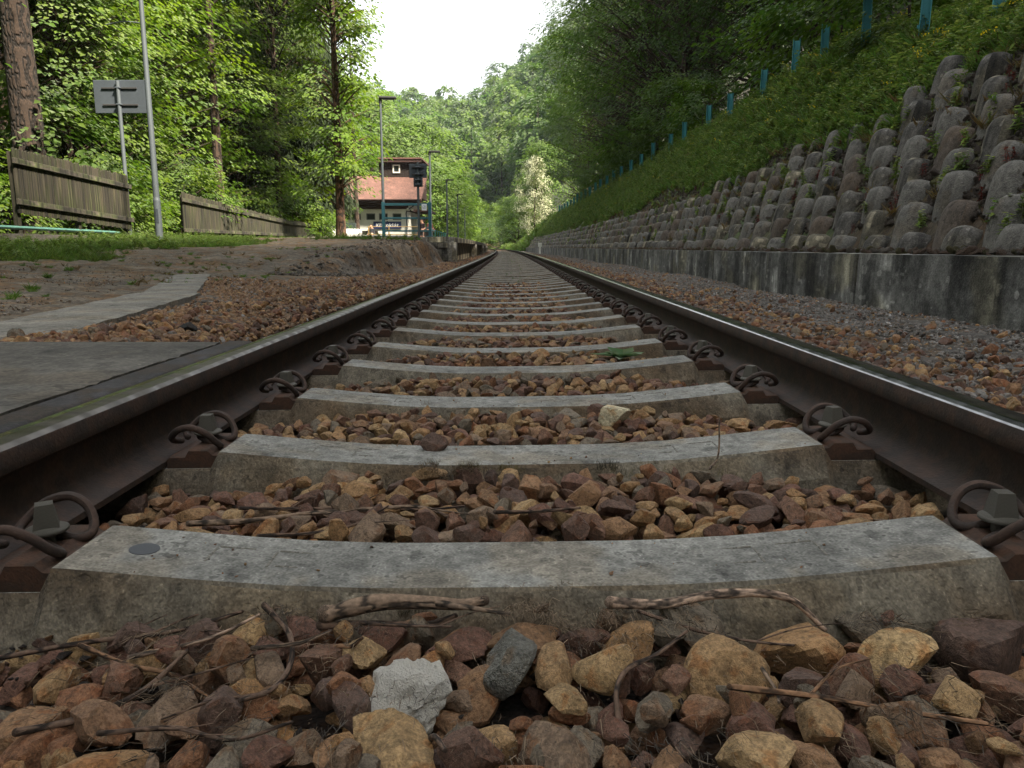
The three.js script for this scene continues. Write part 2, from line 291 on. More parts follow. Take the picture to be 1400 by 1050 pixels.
const sideDown = [[0.0312, -0.0068], [0.0329, -0.0105], [0.0336, -0.015], [0.0342, -0.027], [0.0345, -0.0375], [0.0335, -0.0395], [0.016, -0.046], [0.0095, -0.052], [0.0075, -0.062], [0.007, -0.085], [0.0078, -0.105], [0.012, -0.118], [0.022, -0.1255], [0.04, -0.132], [0.0605, -0.1375], [0.0625, -0.139], [0.0625, -0.149], [0, -0.149]];
const backDown = [[0, -0.149], [-0.0625, -0.149], [-0.0625, -0.139], [-0.022, -0.1255], [-0.0078, -0.11], [-0.007, -0.085], [-0.0095, -0.052], [-0.0335, -0.0395], [-0.0345, -0.038]];
const RL = 0.7175 + 0.0335;
{
  const r = thing('rail', 'bright polished rail on the right with a sharp gleam along its head', 'rail');
  mesh('running_surface', sweep(innerTop(-0.022), railS, RL, -1), MAT.shine, r);
  mesh('rail_body', sweep(sideDown, railS, RL, -1), MAT.rust, r);
  mesh('rail_back', sweep([...backDown, ...outerEdge.slice(1)], railS, RL, -1), MAT.rust, r);
  const q = thing('rail', 'dull left rail with a strip of green moss on its outer edge', 'rail');
  mesh('running_surface', sweep(innerTop(-0.006), railS, -RL, 1), MAT.dull, q);
  mesh('rail_body', sweep(sideDown, railS, -RL, 1), MAT.rust, q);
  mesh('rail_back', sweep([...backDown, ...outerEdge.slice(1, 5)], railS, -RL, 1), MAT.rust, q);
  mesh('moss_strip', sweep([outerEdge[4], outerEdge[5], [-0.015, top0(0.015) + 0.0012], [-0.006, top0(0.006)]], railS, -RL, 1), MAT.mossrail, q);
}

// ------------------------------------------------------------------ sleepers with their fastenings
const S0 = 0.968, DS = 0.545;                         // first sleeper, spacing
const topY = (a) => { a = Math.abs(a); const P = [[0, -0.153], [0.18, -0.1525], [0.3, -0.147], [0.42, -0.137], [0.583, -0.12], [0.602, -0.153], [0.81, -0.153], [0.83, -0.128], [0.95, -0.135], [1.21, -0.15]]; for (let i = 1; i < P.length; i++) if (a <= P[i][0]) return lerp(P[i - 1][1], P[i][1], (a - P[i - 1][0]) / (P[i][0] - P[i - 1][0])); return -0.15; };
function sleeperGeo(seed) {
  const xs = [-1.21, -0.95, -0.83, -0.81, -0.602, -0.5835, -0.57]; for (let x = -0.55; x <= 0.551; x += 0.05) xs.push(x); xs.push(0.57, 0.5835, 0.602, 0.81, 0.83, 0.95, 1.21);
  const pos = [], idx = []; const r = rng(seed);
  xs.forEach((x) => {
    const y = topY(x), w = 0.076, e = (x === 0.5835 || x === -0.5835) ? 0 : (fbm(x * 0.4 + 0.5, seed * 0.13, 20, 3, 7) - 0.5) * 0.012;
    const P = [[0.145, -0.37], [0.112 + e, y - 0.055], [w + 0.006 + e, y - 0.013], [w + 0.002 + e * 0.6, y - 0.004 - Math.abs(e) * 0.4], [w - 0.002, y], [-w + 0.002, y], [-w - 0.002 - e * 0.6, y - 0.004], [-w - 0.006 - e, y - 0.013], [-0.112, y - 0.055], [-0.145, -0.37]];
    P.forEach(([z, yy]) => pos.push(x, yy, z));
  });
  const n = 10; for (let i = 0; i < xs.length - 1; i++) for (let j = 0; j < n - 1; j++) { const a = i * n + j; idx.push(a, a + n, a + 1, a + 1, a + n, a + n + 1); }
  for (const [b, f] of [[0, 1], [(xs.length - 1) * n, 0]]) for (let j = 1; j < n - 1; j++) f ? idx.push(b, b + j, b + j + 1) : idx.push(b, b + j + 1, b + j);
  const g = new THREE.BufferGeometry(); g.setAttribute('position', new THREE.Float32BufferAttribute(pos, 3)); g.setIndex(idx);
  let o = toCreasedNormals(g, 0.45); o = boxUV(o); const uv = o.attributes.uv; for (let i = 0; i < uv.count; i++) uv.setXY(i, uv.getX(i) + seed * 0.37, uv.getY(i) + seed * 0.21); const nn = o.attributes.normal, pp = o.attributes.position, cc = new Float32Array(nn.count * 3); for (let i = 0; i < nn.count; i++) { const side = Math.abs(nn.getZ(i)) > 0.6 || Math.abs(nn.getX(i)) > 0.5, n = fbm(pp.getX(i) * 0.3 + 0.5, pp.getY(i) * 1.3 + seed * 0.1, 16, 3, 7); cc.set(side ? mixc([0.78, 0.69, 0.57], [0.5, 0.38, 0.27], sstep(0.4, 0.62, n)) : [1, 1, 1], i * 3); } o.setAttribute('color', new THREE.BufferAttribute(cc, 3)); return o;
}
const SLEEPER = [1, 2, 3, 4, 5].map(sleeperGeo);
// spring clip: x points to the rail, y up from the base of the rail foot's edge
const clipHalf = [[0.052, 0.022, 0.016], [0.06, 0.026, 0.03], [0.056, 0.038, 0.052], [0.036, 0.056, 0.066], [0.006, 0.062, 0.071], [-0.02, 0.05, 0.068], [-0.037, 0.027, 0.054], [-0.039, 0.014, 0.036], [-0.026, 0.014, 0.023], [0.0, 0.024, 0.0165], [0.014, 0.028, 0.009]];
const CLIP = (() => { const pts = [...clipHalf.map((p) => V(...p)), V(0.018, 0.028, 0), ...[...clipHalf].reverse().map((p) => V(p[0], p[1], -p[2]))]; const caps = [1, -1].map((k) => move(new THREE.SphereGeometry(0.0069, 8, 6), 0.052, 0.022, 0.016 * k)); return merge([tube(pts, 0.0069, 96, 9), ...caps]); })();
const BOLT = (() => {
  const w = new THREE.LatheGeometry([[0.0, 0.033], [0.026, 0.033], [0.0285, 0.0345], [0.0285, 0.038], [0.026, 0.0395], [0.021, 0.0415], [0.0, 0.0445]].map((p) => new THREE.Vector2(...p)), 24);
  const f = new THREE.CylinderGeometry(0.0155, 0.0235, 0.035, 4, 1); f.rotateY(Math.PI / 4 + 0.2); f.translate(0, 0.057, 0);
  return merge([w, toCreasedNormals(f, 0.3), cyl(0.011, 0.011, 0.05, 0, -0.015, 0, 10)]);
})();
const PLATE = (() => { const sh = new THREE.Shape(); [[-0.03, -0.023], [0.056, -0.0225], [0.056, -0.006], [0.05, 0.0], [0.02, 0.0], [0.012, 0.013], [-0.024, 0.013], [-0.034, 0.004], [-0.048, 0.003], [-0.048, -0.004], [-0.034, -0.02]].forEach((p, i) => (i ? sh.lineTo(...p) : sh.moveTo(...p))); const g = new THREE.ExtrudeGeometry(sh, { depth: 0.136, bevelEnabled: true, bevelSize: 0.002, bevelThickness: 0.004, bevelSegments: 1 }); g.translate(0, 0, -0.068); return boxUV(toCreasedNormals(g, 0.5)); })();
function fasten(parent, side, inner) {                // side -1 left rail, +1 right; inner: on the gauge side
  const x = side * (inner ? 0.631 : 2 * RL - 0.631), y = -0.132, turn = (side > 0) === inner ? 0 : Math.PI;
  for (const [n, g, m] of [['guide_plate', PLATE, MAT.rustdark], ['spring_clip', CLIP, MAT.rust], ['bolt', BOLT, MAT.bolt]]) { const o = mesh(n, g, m, parent); o.position.set(x, y, 0); o.scale.setScalar(n === 'guide_plate' ? 1 : 0.94); o.rotation.y = turn + (n === 'bolt' ? parent.userData.twist * side : 0); }
}
function white(g) { g.setAttribute('color', new THREE.BufferAttribute(new Float32Array(g.attributes.position.count * 3).fill(1), 3)); return g; };
const ordinal = ['nearest', 'second', 'third', 'fourth', 'fifth', 'sixth', 'seventh', 'eighth'];
const slLabels = ['nearest concrete sleeper with a round dark plug at its left end', 'second concrete sleeper from the foreground, with a dark brown stone on its rear edge', 'third concrete sleeper from the foreground, behind the cream coloured stone', 'fourth concrete sleeper counted from the foreground between the two rails', 'fifth concrete sleeper from the foreground, just behind the green weed', 'sixth concrete sleeper counted from the foreground, next behind the weed sleeper'];
const rs = rng(5);
for (let i = 0; i < 150; i++) {
  const s = S0 + DS * i; if (s > 84) break;
  const p = W(TC, 0, s), t = thing('sleeper', slLabels[i] ?? 'worn grey concrete sleeper farther along the track, beyond the sixth', 'sleeper', [p.x, p.y, p.z], i < 6 ? undefined : 'sleepers farther along the track');
  t.rotation.z = CANT; t.rotation.y = (rs() - 0.5) * 0.012; t.position.y += (rs() - 0.5) * 0.006 * (i > 1); t.userData.twist = (rs() - 0.5) * 1.2;
  mesh('concrete_body', SLEEPER[i % 5], MAT.sleeper, t);
  for (const side of [-1, 1]) { fasten(t, side, true); if (i < 8) fasten(t, side, false); }
  if (i === 0) {
    const pl = mesh('round_plug', new THREE.CylinderGeometry(0.019, 0.02, 0.004, 28), std({ color: C(0.05, 0.055, 0.075), roughness: 0.5, map: rep(T.plaster, 3) }), t); pl.position.set(-0.505, topY(0.505) - 0.0012, -0.002); pl.rotation.z = -0.104;
  }
  if (i < 3) for (const k of [-1, 1]) {               // faint raised casting marks near both ends
    for (const [dx, dz, w, d] of [[0.38, -0.03, 0.05, 0.004], [0.407, -0.005, 0.004, 0.05], [0.3, -0.028, 0.045, 0.004], [0.325, 0.0, 0.004, 0.05], [0.3, 0.02, 0.03, 0.004]]) { const x = k * dx - 0.01; const m = mesh('casting_mark', white(box(w, 0.004, d, 0, 0, 0, 0.0015)), MAT.sleeper, t); m.position.set(x, topY(x) - 0.0008, dz); m.rotation.z = k * 0.1; }
  }
  delete t.userData.twist;
}
// ------------------------------------------------------------------ ballast
function stoneGeo(seed, detail = 3, cuts = 9, rough = 0.035, sx = 1, sy = 0.72, sz = 0.85) {   // an angular broken stone of radius about 1
  const r = rng(seed * 97 + 13), g0 = new THREE.IcosahedronGeometry(1, detail); g0.deleteAttribute('uv'); g0.deleteAttribute('normal'); const g = mergeVertices(g0, 1e-4), p = g.attributes.position, pl = [], v = V();
  for (let i = 0; i < cuts; i++) { const n = V(r() * 2 - 1, r() * 2 - 1, r() * 2 - 1).normalize(); pl.push([n, 0.44 + r() * 0.36]); }
  for (let i = 0; i < p.count; i++) {
    v.fromBufferAttribute(p, i).normalize(); let d = 1.02;
    for (const [n, k] of pl) { const c = n.dot(v); if (c > 0.05) d = Math.min(d, k / c); }
    let acc = 0; for (const [n, k] of pl) { const c = n.dot(v); if (c > 0.05) acc += Math.exp(-110 * (k / c - d)); }
    d -= Math.log(Math.max(acc, 1)) * 0.008;
    d *= 1 + (noise3(v.x * 2.2 + seed, v.y * 2.2, v.z * 2.2, 3) - 0.5) * rough * 3 + (noise3(v.x * 7 + seed, v.y * 7, v.z * 7, 4) - 0.5) * rough * 1.3;
    if (rough > 0.2) d *= 1 + (noise3(v.x * 13, v.y * 13, v.z * 13, 11) - 0.5) * 0.42 + (noise3(v.x * 24, v.y * 24, v.z * 24, 12) - 0.5) * 0.2;
    p.setXYZ(i, v.x * d * sx, v.y * d * sy, v.z * d * sz);
  }
  const o = boxUV(toCreasedNormals(g, 0.3)), uv = o.attributes.uv, k = 0.22 + r() * 0.1; for (let i = 0; i < uv.count; i++) uv.setXY(i, uv.getX(i) * k + seed * 0.31, uv.getY(i) * k + seed * 0.17); return o;
}
const rg = rng(9), STONE = [], STONELO = [];
for (let i = 0; i < 22; i++) { const d = [0.88 + rg() * 0.38, 0.48 + rg() * 0.36, 0.65 + rg() * 0.3]; STONE.push(stoneGeo(i + 1, 5, 13 + ((rg() * 5) | 0), 0.022, ...d)); if (i < 12) STONELO.push(stoneGeo(i + 1, 1, 7, 0.05, ...d)); }
const stoneCols = [[0.25, 0.14, 0.085], [0.3, 0.165, 0.09], [0.2, 0.105, 0.07], [0.15, 0.083, 0.062], [0.36, 0.205, 0.1], [0.42, 0.27, 0.14], [0.13, 0.078, 0.062], [0.27, 0.125, 0.066], [0.22, 0.145, 0.1], [0.37, 0.225, 0.115], [0.18, 0.09, 0.065], [0.19, 0.15, 0.115]].map((c) => C(c[0] * 1.02, c[1] * 1.05, c[2] * 1.0));
const stoneMats = stoneCols.map((c) => std({ map: T.stone, bumpMap: rep(T.stoneB, 1.6), bumpScale: 0.0022, roughness: 0.9, color: c }));
const stoneMatI = std({ map: T.stone, bumpMap: rep(T.stoneB, 1.6), bumpScale: 0.002, roughness: 0.9, color: C(1, 1, 1) });

// a height map of the bed between the rails, raised by every stone laid into it
const HM = { x0: -0.78, x1: 0.8, s0: 0.4, s1: 9.2, c: 0.0125 }; HM.w = Math.round((HM.x1 - HM.x0) / HM.c); HM.h = Math.round((HM.s1 - HM.s0) / HM.c); HM.d = new Float32Array(HM.w * HM.h);
const cribOf = (s) => { const k = (s - S0) / DS, f = k - Math.round(k); return Math.abs(f) * DS; };      // distance from the nearest sleeper's middle
for (let j = 0; j < HM.h; j++) for (let i = 0; i < HM.w; i++) {
  const x = HM.x0 + (i + 0.5) * HM.c, s = HM.s0 + (j + 0.5) * HM.c, dd = s < S0 - 0.2 ? 1 : cribOf(s), a = Math.abs(x - TC);
  let y = -0.235; if (dd < 0.115) y = Math.max(y, lerp(topY(a), -0.37, clamp((dd - 0.075) / 0.05)) + x * CANT); HM.d[j * HM.w + i] = y;
}
const hmAt = (x, s) => { const i = clamp(Math.floor((x - HM.x0) / HM.c), 0, HM.w - 1), j = clamp(Math.floor((s - HM.s0) / HM.c), 0, HM.h - 1); return HM.d[j * HM.w + i]; };
function settle(x, s, r) {                          // the height a stone of radius r comes to lie at, raising the map
  let sum = 0, n = 0, mx = -1; const R = Math.ceil(r / HM.c), ci = Math.floor((x - HM.x0) / HM.c), cj = Math.floor((s - HM.s0) / HM.c);
  for (let j = -R; j <= R; j++) for (let i = -R; i <= R; i++) { const a = ci + i, b = cj + j; if (a < 0 || b < 0 || a >= HM.w || b >= HM.h) continue; const q = Math.hypot(i, j) * HM.c / r; if (q > 0.8) continue; const h = HM.d[b * HM.w + a]; sum += h; n++; mx = Math.max(mx, h); }
  if (!n) return null; const y = Math.max(sum / n + r * 0.34, mx - r * 0.15);
  return { y, lay() { for (let j = -R; j <= R; j++) for (let i = -R; i <= R; i++) { const a = ci + i, b = cj + j; if (a < 0 || b < 0 || a >= HM.w || b >= HM.h) continue; const q = Math.hypot(i, j) * HM.c / r; if (q > 0.92) continue; const k = b * HM.w + a; HM.d[k] = Math.max(HM.d[k], y + r * 0.62 * Math.sqrt(1 - q * q)); } } };
}
const bed = structure(mesh('ballast_bed', (() => {
  const g = new THREE.PlaneGeometry(2.1, 92, 42, 300), p = g.attributes.position; for (let i = 0; i < p.count; i++) { const l = p.getX(i), s = 45 - p.getY(i), q = W(l, -0.232 + (bump(l * 9, s * 9)) * 0.03, s); p.setXYZ(i, q.x, q.y, q.z); }
  const uv = g.attributes.uv; for (let i = 0; i < uv.count; i++) uv.setXY(i, uv.getX(i) * 1.05, uv.getY(i) * 46); g.computeVertexNormals(); return g;
})(), std({ map: rep(T.dirt, 2), bumpMap: rep(T.dirtB, 4), bumpScale: 0.01, roughness: 1, color: C(0.06, 0.042, 0.032) })));  // bed colour lowered to stand in for deep shade between the stones
{
  const r = rng(21), laid = [];
  // stones that stand out are laid first, in their places
  const special = [];
  function stand(name, label, x, s, rad, geo, mat, rot, lift = 0) {
    const q = settle(x, s, rad); q.lay(); const o = mesh(name, geo, mat); o.position.set(x - bend(s), q.y + lift, -s); o.rotation.set(...rot); o.scale.setScalar(rad); tag(o, label, 'stone'); special.push([x, s, rad]); return o;
  }
  const specials = () => {
    stand('stone', 'pale cream flat stone lying between the second and third nearest sleepers', 0.24, 1.8, 0.052, stoneGeo(301, 5, 8, 0.05, 1.05, 0.55, 0.75), std({ map: T.stone, bumpMap: rep(T.stoneB, 1.6), bumpScale: 0.003, roughness: 0.9, color: C(0.72, 0.64, 0.44) }), [0.5, 0.2, 0.06], 0.012);
    stand('stone', 'dark brown pointed stone lying on the rear edge of the second nearest sleeper', -0.17, 1.56, 0.03, stoneGeo(302, 5, 7, 0.05, 1.1, 0.8, 0.8), stoneMats[6], [0.5, 0.4, 0.3]);
    { const o = mesh('stone', stoneGeo(303, 3), std({ map: T.stone, roughness: 0.8, color: C(0.03, 0.03, 0.03) })); o.position.set(-1.41, GY(-1.41, 3.3) + 0.025, -3.3); o.scale.setScalar(0.042); tag(o, 'black rounded stone lying on the brown gravel beyond the concrete slab', 'stone'); }
    stand('stone', 'rough white grainy lump among the brown stones in front of the nearest sleeper', -0.1, 0.7, 0.047, stoneGeo(304, 6, 5, 0.27, 0.95, 0.6, 1.0), std({ map: rep(T.plaster, 2), bumpMap: rep(T.stoneB, 6), bumpScale: 0.006, roughness: 1, color: C(0.92, 0.88, 0.86) }), [0.35, 0.35, 0.25], 0.002);
    stand('stone', 'smooth blue grey faceted stone among the brown ballast in the foreground', -0.006, 0.75, 0.042, stoneGeo(305, 5, 9, 0.03, 0.95, 0.75, 0.8), std({ map: T.stone, bumpMap: rep(T.stoneB, 1.6), bumpScale: 0.008, roughness: 0.7, color: C(0.2, 0.195, 0.17) }), [0.3, 1.2, 0.2]);
    stand('stone', 'long pale ochre stone pointing towards the viewer, next to the white lump', -0.108, 0.622, 0.048, stoneGeo(306, 5, 8, 0.04, 0.65, 0.5, 1.2), stoneMats[5], [0.25, 0.6, 0.1]);
    stand('stone', 'big yellow sandstone block in the right foreground, with a flat pale top', 0.418, 0.775, 0.045, stoneGeo(307, 5, 8, 0.04, 1.1, 0.6, 0.8), std({ map: T.stone, bumpMap: rep(T.stoneB, 1.6), bumpScale: 0.003, roughness: 0.9, color: C(0.58, 0.4, 0.2) }), [0.3, 0.3, 0.05], -0.004);
    stand('stone', 'large rounded brown stone with a pitted face, left of the yellow sandstone block', 0.312, 0.8, 0.058, stoneGeo(308, 5, 9, 0.05, 1, 0.75, 0.8), stoneMats[4], [0.6, 0.2, 0.1], 0.012);
    stand('stone', 'flat topped reddish stone leaning against the nearest sleeper beside the grey branch', -0.065, 0.845, 0.036, stoneGeo(309, 5, 8, 0.04, 1, 0.7, 0.8), stoneMats[1], [0.1, 0.4, 0]);
    stand('stone', 'wide tan stone in front of the right half of the nearest sleeper', 0.22, 0.735, 0.052, stoneGeo(310, 5, 9, 0.05, 1, 0.66, 0.8), stoneMats[9], [0.5, 0.9, 0.1], 0.01);
    stand('stone', 'orange tan stone with a hollow face, right of the blue grey stone', 0.096, 0.735, 0.036, stoneGeo(311, 5, 8, 0.06, 1, 0.85, 0.8), stoneMats[5], [0.3, 0.2, 0.3]);
    stand('stone', 'heavy dark brown stone at the right end of the nearest sleeper', 0.54, 0.82, 0.06, stoneGeo(312, 5, 8, 0.05, 0.9, 0.85, 0.8), stoneMats[6], [0.4, 0.2, 0.2], 0.01);
  };
  let placedSpecial = false;
  const put = (n, a, b, r0, r1) => { for (let i = 0; i < n; i++) {
    const s = lerp(a, b, r()), x = lerp(-0.7, 0.7, r()) + TC, rad = lerp(r0, r1, Math.pow(r(), 2)), mid = 1 - sstep(0.3, 0.62, Math.abs(x));
    if (s > S0 - 0.15 && cribOf(s) < 0.104 + rad * 0.3) continue;
    if (s < S0 && S0 - s < 0.108 + rad * 0.3) continue;
    if (placedSpecial && special.some(([u, v, w]) => Math.hypot(x - u, s - v) < w * 0.85 + rad * 0.55)) continue;
    const q = settle(x, s, rad); if (!q) continue; const target = lerp(s < 0.9 ? -0.222 : -0.2, s < 0.9 ? -0.18 : -0.17, mid) + (r() - 0.5) * 0.02 + x * CANT;
    if (q.y + rad * 0.5 > target + 0.02) continue; q.lay(); laid.push({ s, x, y: q.y, r: rad, cover: 0 });
  } };
  put(420, 0.42, 0.87, 0.02, 0.036); put(500, S0 + DS + 0.09, S0 + 2 * DS - 0.09, 0.02, 0.034); put(700, S0 + DS + 0.09, S0 + 2 * DS - 0.09, 0.02, 0.04); specials(); placedSpecial = true; put(1700, 0.42, 0.88, 0.026, 0.054); put(500, 0.42, 0.88, 0.011, 0.022);
  for (let i = 0; i < 15; i++) { const a = S0 + DS * i + 0.09, b = a + DS - 0.18, n = i < 6 ? 1 : 0.6; put(500 * n, a, b, 0.02, 0.034); put(1600 * n, a, b, 0.021, 0.046); put(350 * n, a, b, 0.01, 0.02); }
  // which stones show from above: the rest lies under others
  for (const q of laid) { let m = 0; for (const [a, b] of [[0, 0], [0.5, 0], [-0.5, 0], [0, 0.5], [0, -0.5]]) if (hmAt(q.x + a * q.r, q.s + b * q.r) <= q.y + q.r * 0.66) m++; q.show = m; }
  const top = laid.filter((q) => q.show >= 2 && q.s > 0.5).map((q) => [q, q.r / q.s]).sort((a, b) => b[1] - a[1]).slice(0, 290).map((e) => e[0]), isTop = new Set(top);
  const rot = () => [(r() - 0.5) * 0.9, r() * 6.28, (r() - 0.5) * 0.9];
  for (const q of top) { const o = mesh('stone', STONE[(r() * STONE.length) | 0], stoneMats[(r() * stoneMats.length) | 0], bed); o.position.set(q.x - bend(q.s), q.y, -q.s); o.rotation.set(...rot()); const k = q.r * 1.13; o.scale.set(k, k * (0.9 + r() * 0.35), k); }
  const rest = [[], [], [], [], [], []], cols = [[], [], [], [], [], []];
  for (const q of laid) if (!isTop.has(q)) { const k = (r() * 6) | 0; rest[k].push(M4(V(q.x - bend(q.s), q.y, -q.s), QE(...rot()), V(q.r * 1.15, q.r * 1.2, q.r * 1.1))); cols[k].push(stoneCols[(r() * stoneCols.length) | 0].clone().multiplyScalar(0.85 + r() * 0.3)); }
  // thinner cover farther along, where only the stones' tops show between the sleepers
  for (let s = 9; s < 60; s += 0) { const n = s < 25 ? 46 : 22; for (let i = 0; i < n; i++) { const ss = s + 0.09 + r() * (DS - 0.18), x = lerp(-0.66, 0.66, r()), rad = 0.022 + r() * 0.025, k = (r() * 6) | 0; const mid = 1 - sstep(0.3, 0.62, Math.abs(x)); rest[k].push(M4(W(x, lerp(-0.225, -0.195, mid) + x * CANT, ss), QE(...rot()), V(rad, rad, rad))); cols[k].push(stoneCols[(r() * stoneCols.length) | 0]); } s += DS; if (s < 9.6) s = S0 + DS * 15 ; }
  // grit and chips lying on the sleepers and in the gaps between the stones
  for (let i = 0; i < 260; i++) { const q = (r() * 9) | 0, s = S0 + DS * q + (r() - 0.5) * 0.14, x = (r() - 0.5) * 1.12, rad = 0.0012 + r() * r() * 0.0035, k = (r() * 6) | 0; rest[k].push(M4(W(x + TC, topY(x) + x * CANT + rad * 0.4, s), QE(...rot()), V(rad, rad, rad))); cols[k].push(stoneCols[(r() * 12) | 0].clone().multiplyScalar(0.9 + r())); }
  for (let i = 0; i < 5200; i++) { const s = 0.55 + r() * 1.5, x = (r() - 0.5) * 1.3, rad = 0.003 + r() * r() * 0.008, k = (r() * 6) | 0; if ((s > 0.83 && cribOf(s) < 0.11) || hmAt(x, s) > -0.2) continue; rest[k].push(M4(V(x - bend(s), hmAt(x, s) - 0.002 + rad * 0.3, -s), QE(...rot()), V(rad, rad, rad))); cols[k].push(r() < 0.3 ? C(0.05, 0.04, 0.035) : stoneCols[(r() * 12) | 0].clone().multiplyScalar(0.4 + r() * 0.6)); }
  rest.forEach((m, k) => m.length && stuff('small_stone', STONE[k * 3], stoneMatI, m, cols[k], bed));

  // loose stone outside the rails: brown shoulders, brown gravel on the left, grey grit on the right
  const side = [[], [], [], []], sc = [[], [], [], []];
  const drop = (x, s, rad, c, dy = 0) => { const k = (r() * 4) | 0, p = W(x, 0, s); p.y = GY(x, s) + rad * 0.25 + dy; side[k].push(M4(p, QE(r() * 6.28, r() * 6.28, r() * 6.28), V(rad, rad * 0.8, rad))); sc[k].push(c); };
  const brown = () => stoneCols[(r() * stoneCols.length) | 0].clone().multiplyScalar(0.8 + r() * 0.4);
  const grey = () => { const k = 0.13 + r() * 0.2; return r() < 0.16 ? brown() : r() < 0.02 ? C(0.55, 0.55, 0.55) : C(k, k * 0.94, k * 0.88); };
  const near = (a, b) => a + (b - a) * Math.pow(r(), 2.2);
  for (let i = 0; i < 12000; i++) { const s = near(0.9, 70), x = 0.82 + Math.pow(r(), 1.3) * 1.35; drop(x, s, 0.016 + r() * r() * 0.035, brown(), (1 - sstep(0.8, 1.5, x)) * 0.06 * r()); }
  for (let i = 0; i < 44000; i++) { const s = near(2.5, 60), x = 1.35 + r() * 1.78; if (x < 2.1 && r() < 0.45) continue; drop(x, s, 0.008 + r() * r() * 0.022, grey()); }
  for (let i = 0; i < 260; i++) { const s = near(2.5, 40), x = 1.2 + r() * 1.7; drop(x, s, 0.02 + r() * 0.035, brown(), 0.005); }
  for (let i = 0; i < 9000; i++) { const s = near(2.3, 70), x = -0.84 - Math.pow(r(), 1.5) * 0.8; drop(x, s, 0.016 + r() * r() * 0.032, brown(), 0.05 * r() * (1 - sstep(0.85, 1.4, -x))); }
  for (let i = 0; i < 56000; i++) { const s = near(2.25, 24), x = -0.9 - r() * (s < 7.5 ? 2.2 : 1.3); if (inSlab(x, s) || (s > 2.4 && x < kerbX(s) + 0.06) || (s > 8.8 && x < -1.72)) continue; drop(x, s, 0.008 + r() * r() * 0.02, r() < 0.85 ? brown().lerp(C(0.38, 0.25, 0.15), 0.5) : grey()); }
  for (let i = 0; i < 30000; i++) { const s = near(2.4, 26), x = -1.8 - r() * 6; if (x > kerbX(s) - 0.5) continue; drop(x, s, 0.004 + r() * r() * 0.012, r() < 0.6 ? grey() : C(0.2, 0.16, 0.12), -0.002); }
  for (let i = 0; i < 3000; i++) { const s = near(9.5, 23), x = -1.8 - r() * 1.2; drop(x, s, 0.01 + r() * r() * 0.05, r() < 0.5 ? C(0.1, 0.09, 0.075) : C(0.17, 0.14, 0.11), -0.01); }
  side.forEach((m, k) => stuff('loose_gravel', STONELO[k * 2], stoneMatI, m, sc[k], scene, 'loose brown and grey gravel on both sides of the track'));
}
function inSlab(x, s) { return s < 2.32 && x < -0.86; }
function kerbX(s) { return s < 4.7 ? lerp(-1.68, -2.12, (s - 2.4) / 2.3) : lerp(-2.12, -3.1, (s - 4.7) / 3); }

// crossing slab, rubber strip and kerb slabs on the left
{
  const g = new THREE.BoxGeometry(3.6, 0.14, 5, 60, 1, 200), p = g.attributes.position;
  for (let i = 0; i < p.count; i++) { const x = p.getX(i), e = Math.abs(x - 1.8) < 0.001 || Math.abs(p.getZ(i) + 2.5) < 0.001; if (e) { const n = (vnoise(p.getZ(i) * 60 + 9, x * 60 + 5) - 0.5); p.setX(i, x + (Math.abs(x - 1.8) < 0.001 ? n * 0.007 : 0)); p.setY(i, p.getY(i) - (p.getY(i) > 0 ? 0.003 + Math.abs(n) * 0.009 : 0)); } }
  const o = mesh('concrete_slab', boxUV(g), MAT.slab); o.position.set(-0.885 - 1.8, -0.085, -(2.29 - 2.5)); tag(o, 'flat grey brown concrete crossing slab left of the near rail', 'slab');
  const rb = mesh('rubber_strip', box(0.085, 0.12, 5, 0, 0, 0, 0.012), MAT.rubber); rb.position.set(-0.835, -0.078, -(2.33 - 2.5)); tag(rb, 'dark strip between the concrete crossing slab and the left rail', 'strip');
  const kerb = (label, a, b, w, y0, y1) => {
    const L = Math.hypot(b[0] - a[0], b[1] - a[1]), gg = new THREE.BoxGeometry(w, 0.16, L, 10, 2, 40), q = gg.attributes.position;
    for (let i = 0; i < q.count; i++) { const n = vnoise(q.getZ(i) * 14 + 3, q.getX(i) * 14 + q.getY(i) * 30 + 7) - 0.5; if (Math.abs(Math.abs(q.getX(i)) - w / 2) < 0.001) { q.setX(i, q.getX(i) + n * 0.014); if (q.getY(i) > 0.079) q.setY(i, q.getY(i) - 0.004 - Math.abs(n) * 0.012); } }
    const m = mesh('kerb_slab', boxUV(toCreasedNormals(gg, 0.5)), MAT.kerb); m.position.set((a[0] + b[0]) / 2, (y0 + y1) / 2 - 0.075, -(a[1] + b[1]) / 2); m.rotation.order = 'YXZ'; m.rotation.y = -Math.atan2(b[0] - a[0], b[1] - a[1]); m.rotation.x = Math.atan2(y1 - y0, L); tag(m, label, 'kerb');
  };
  kerb('long pale concrete kerb slab at the edge of the gravel, nearest the crossing slab', [-1.62, 1.6], [-2.24, 4.95], 0.42, -0.045, -0.03);
  kerb('short tilted concrete kerb slab at the far end of the pale kerb', [-2.22, 4.9], [-3.25, 7.8], 0.34, -0.035, -0.01);
}

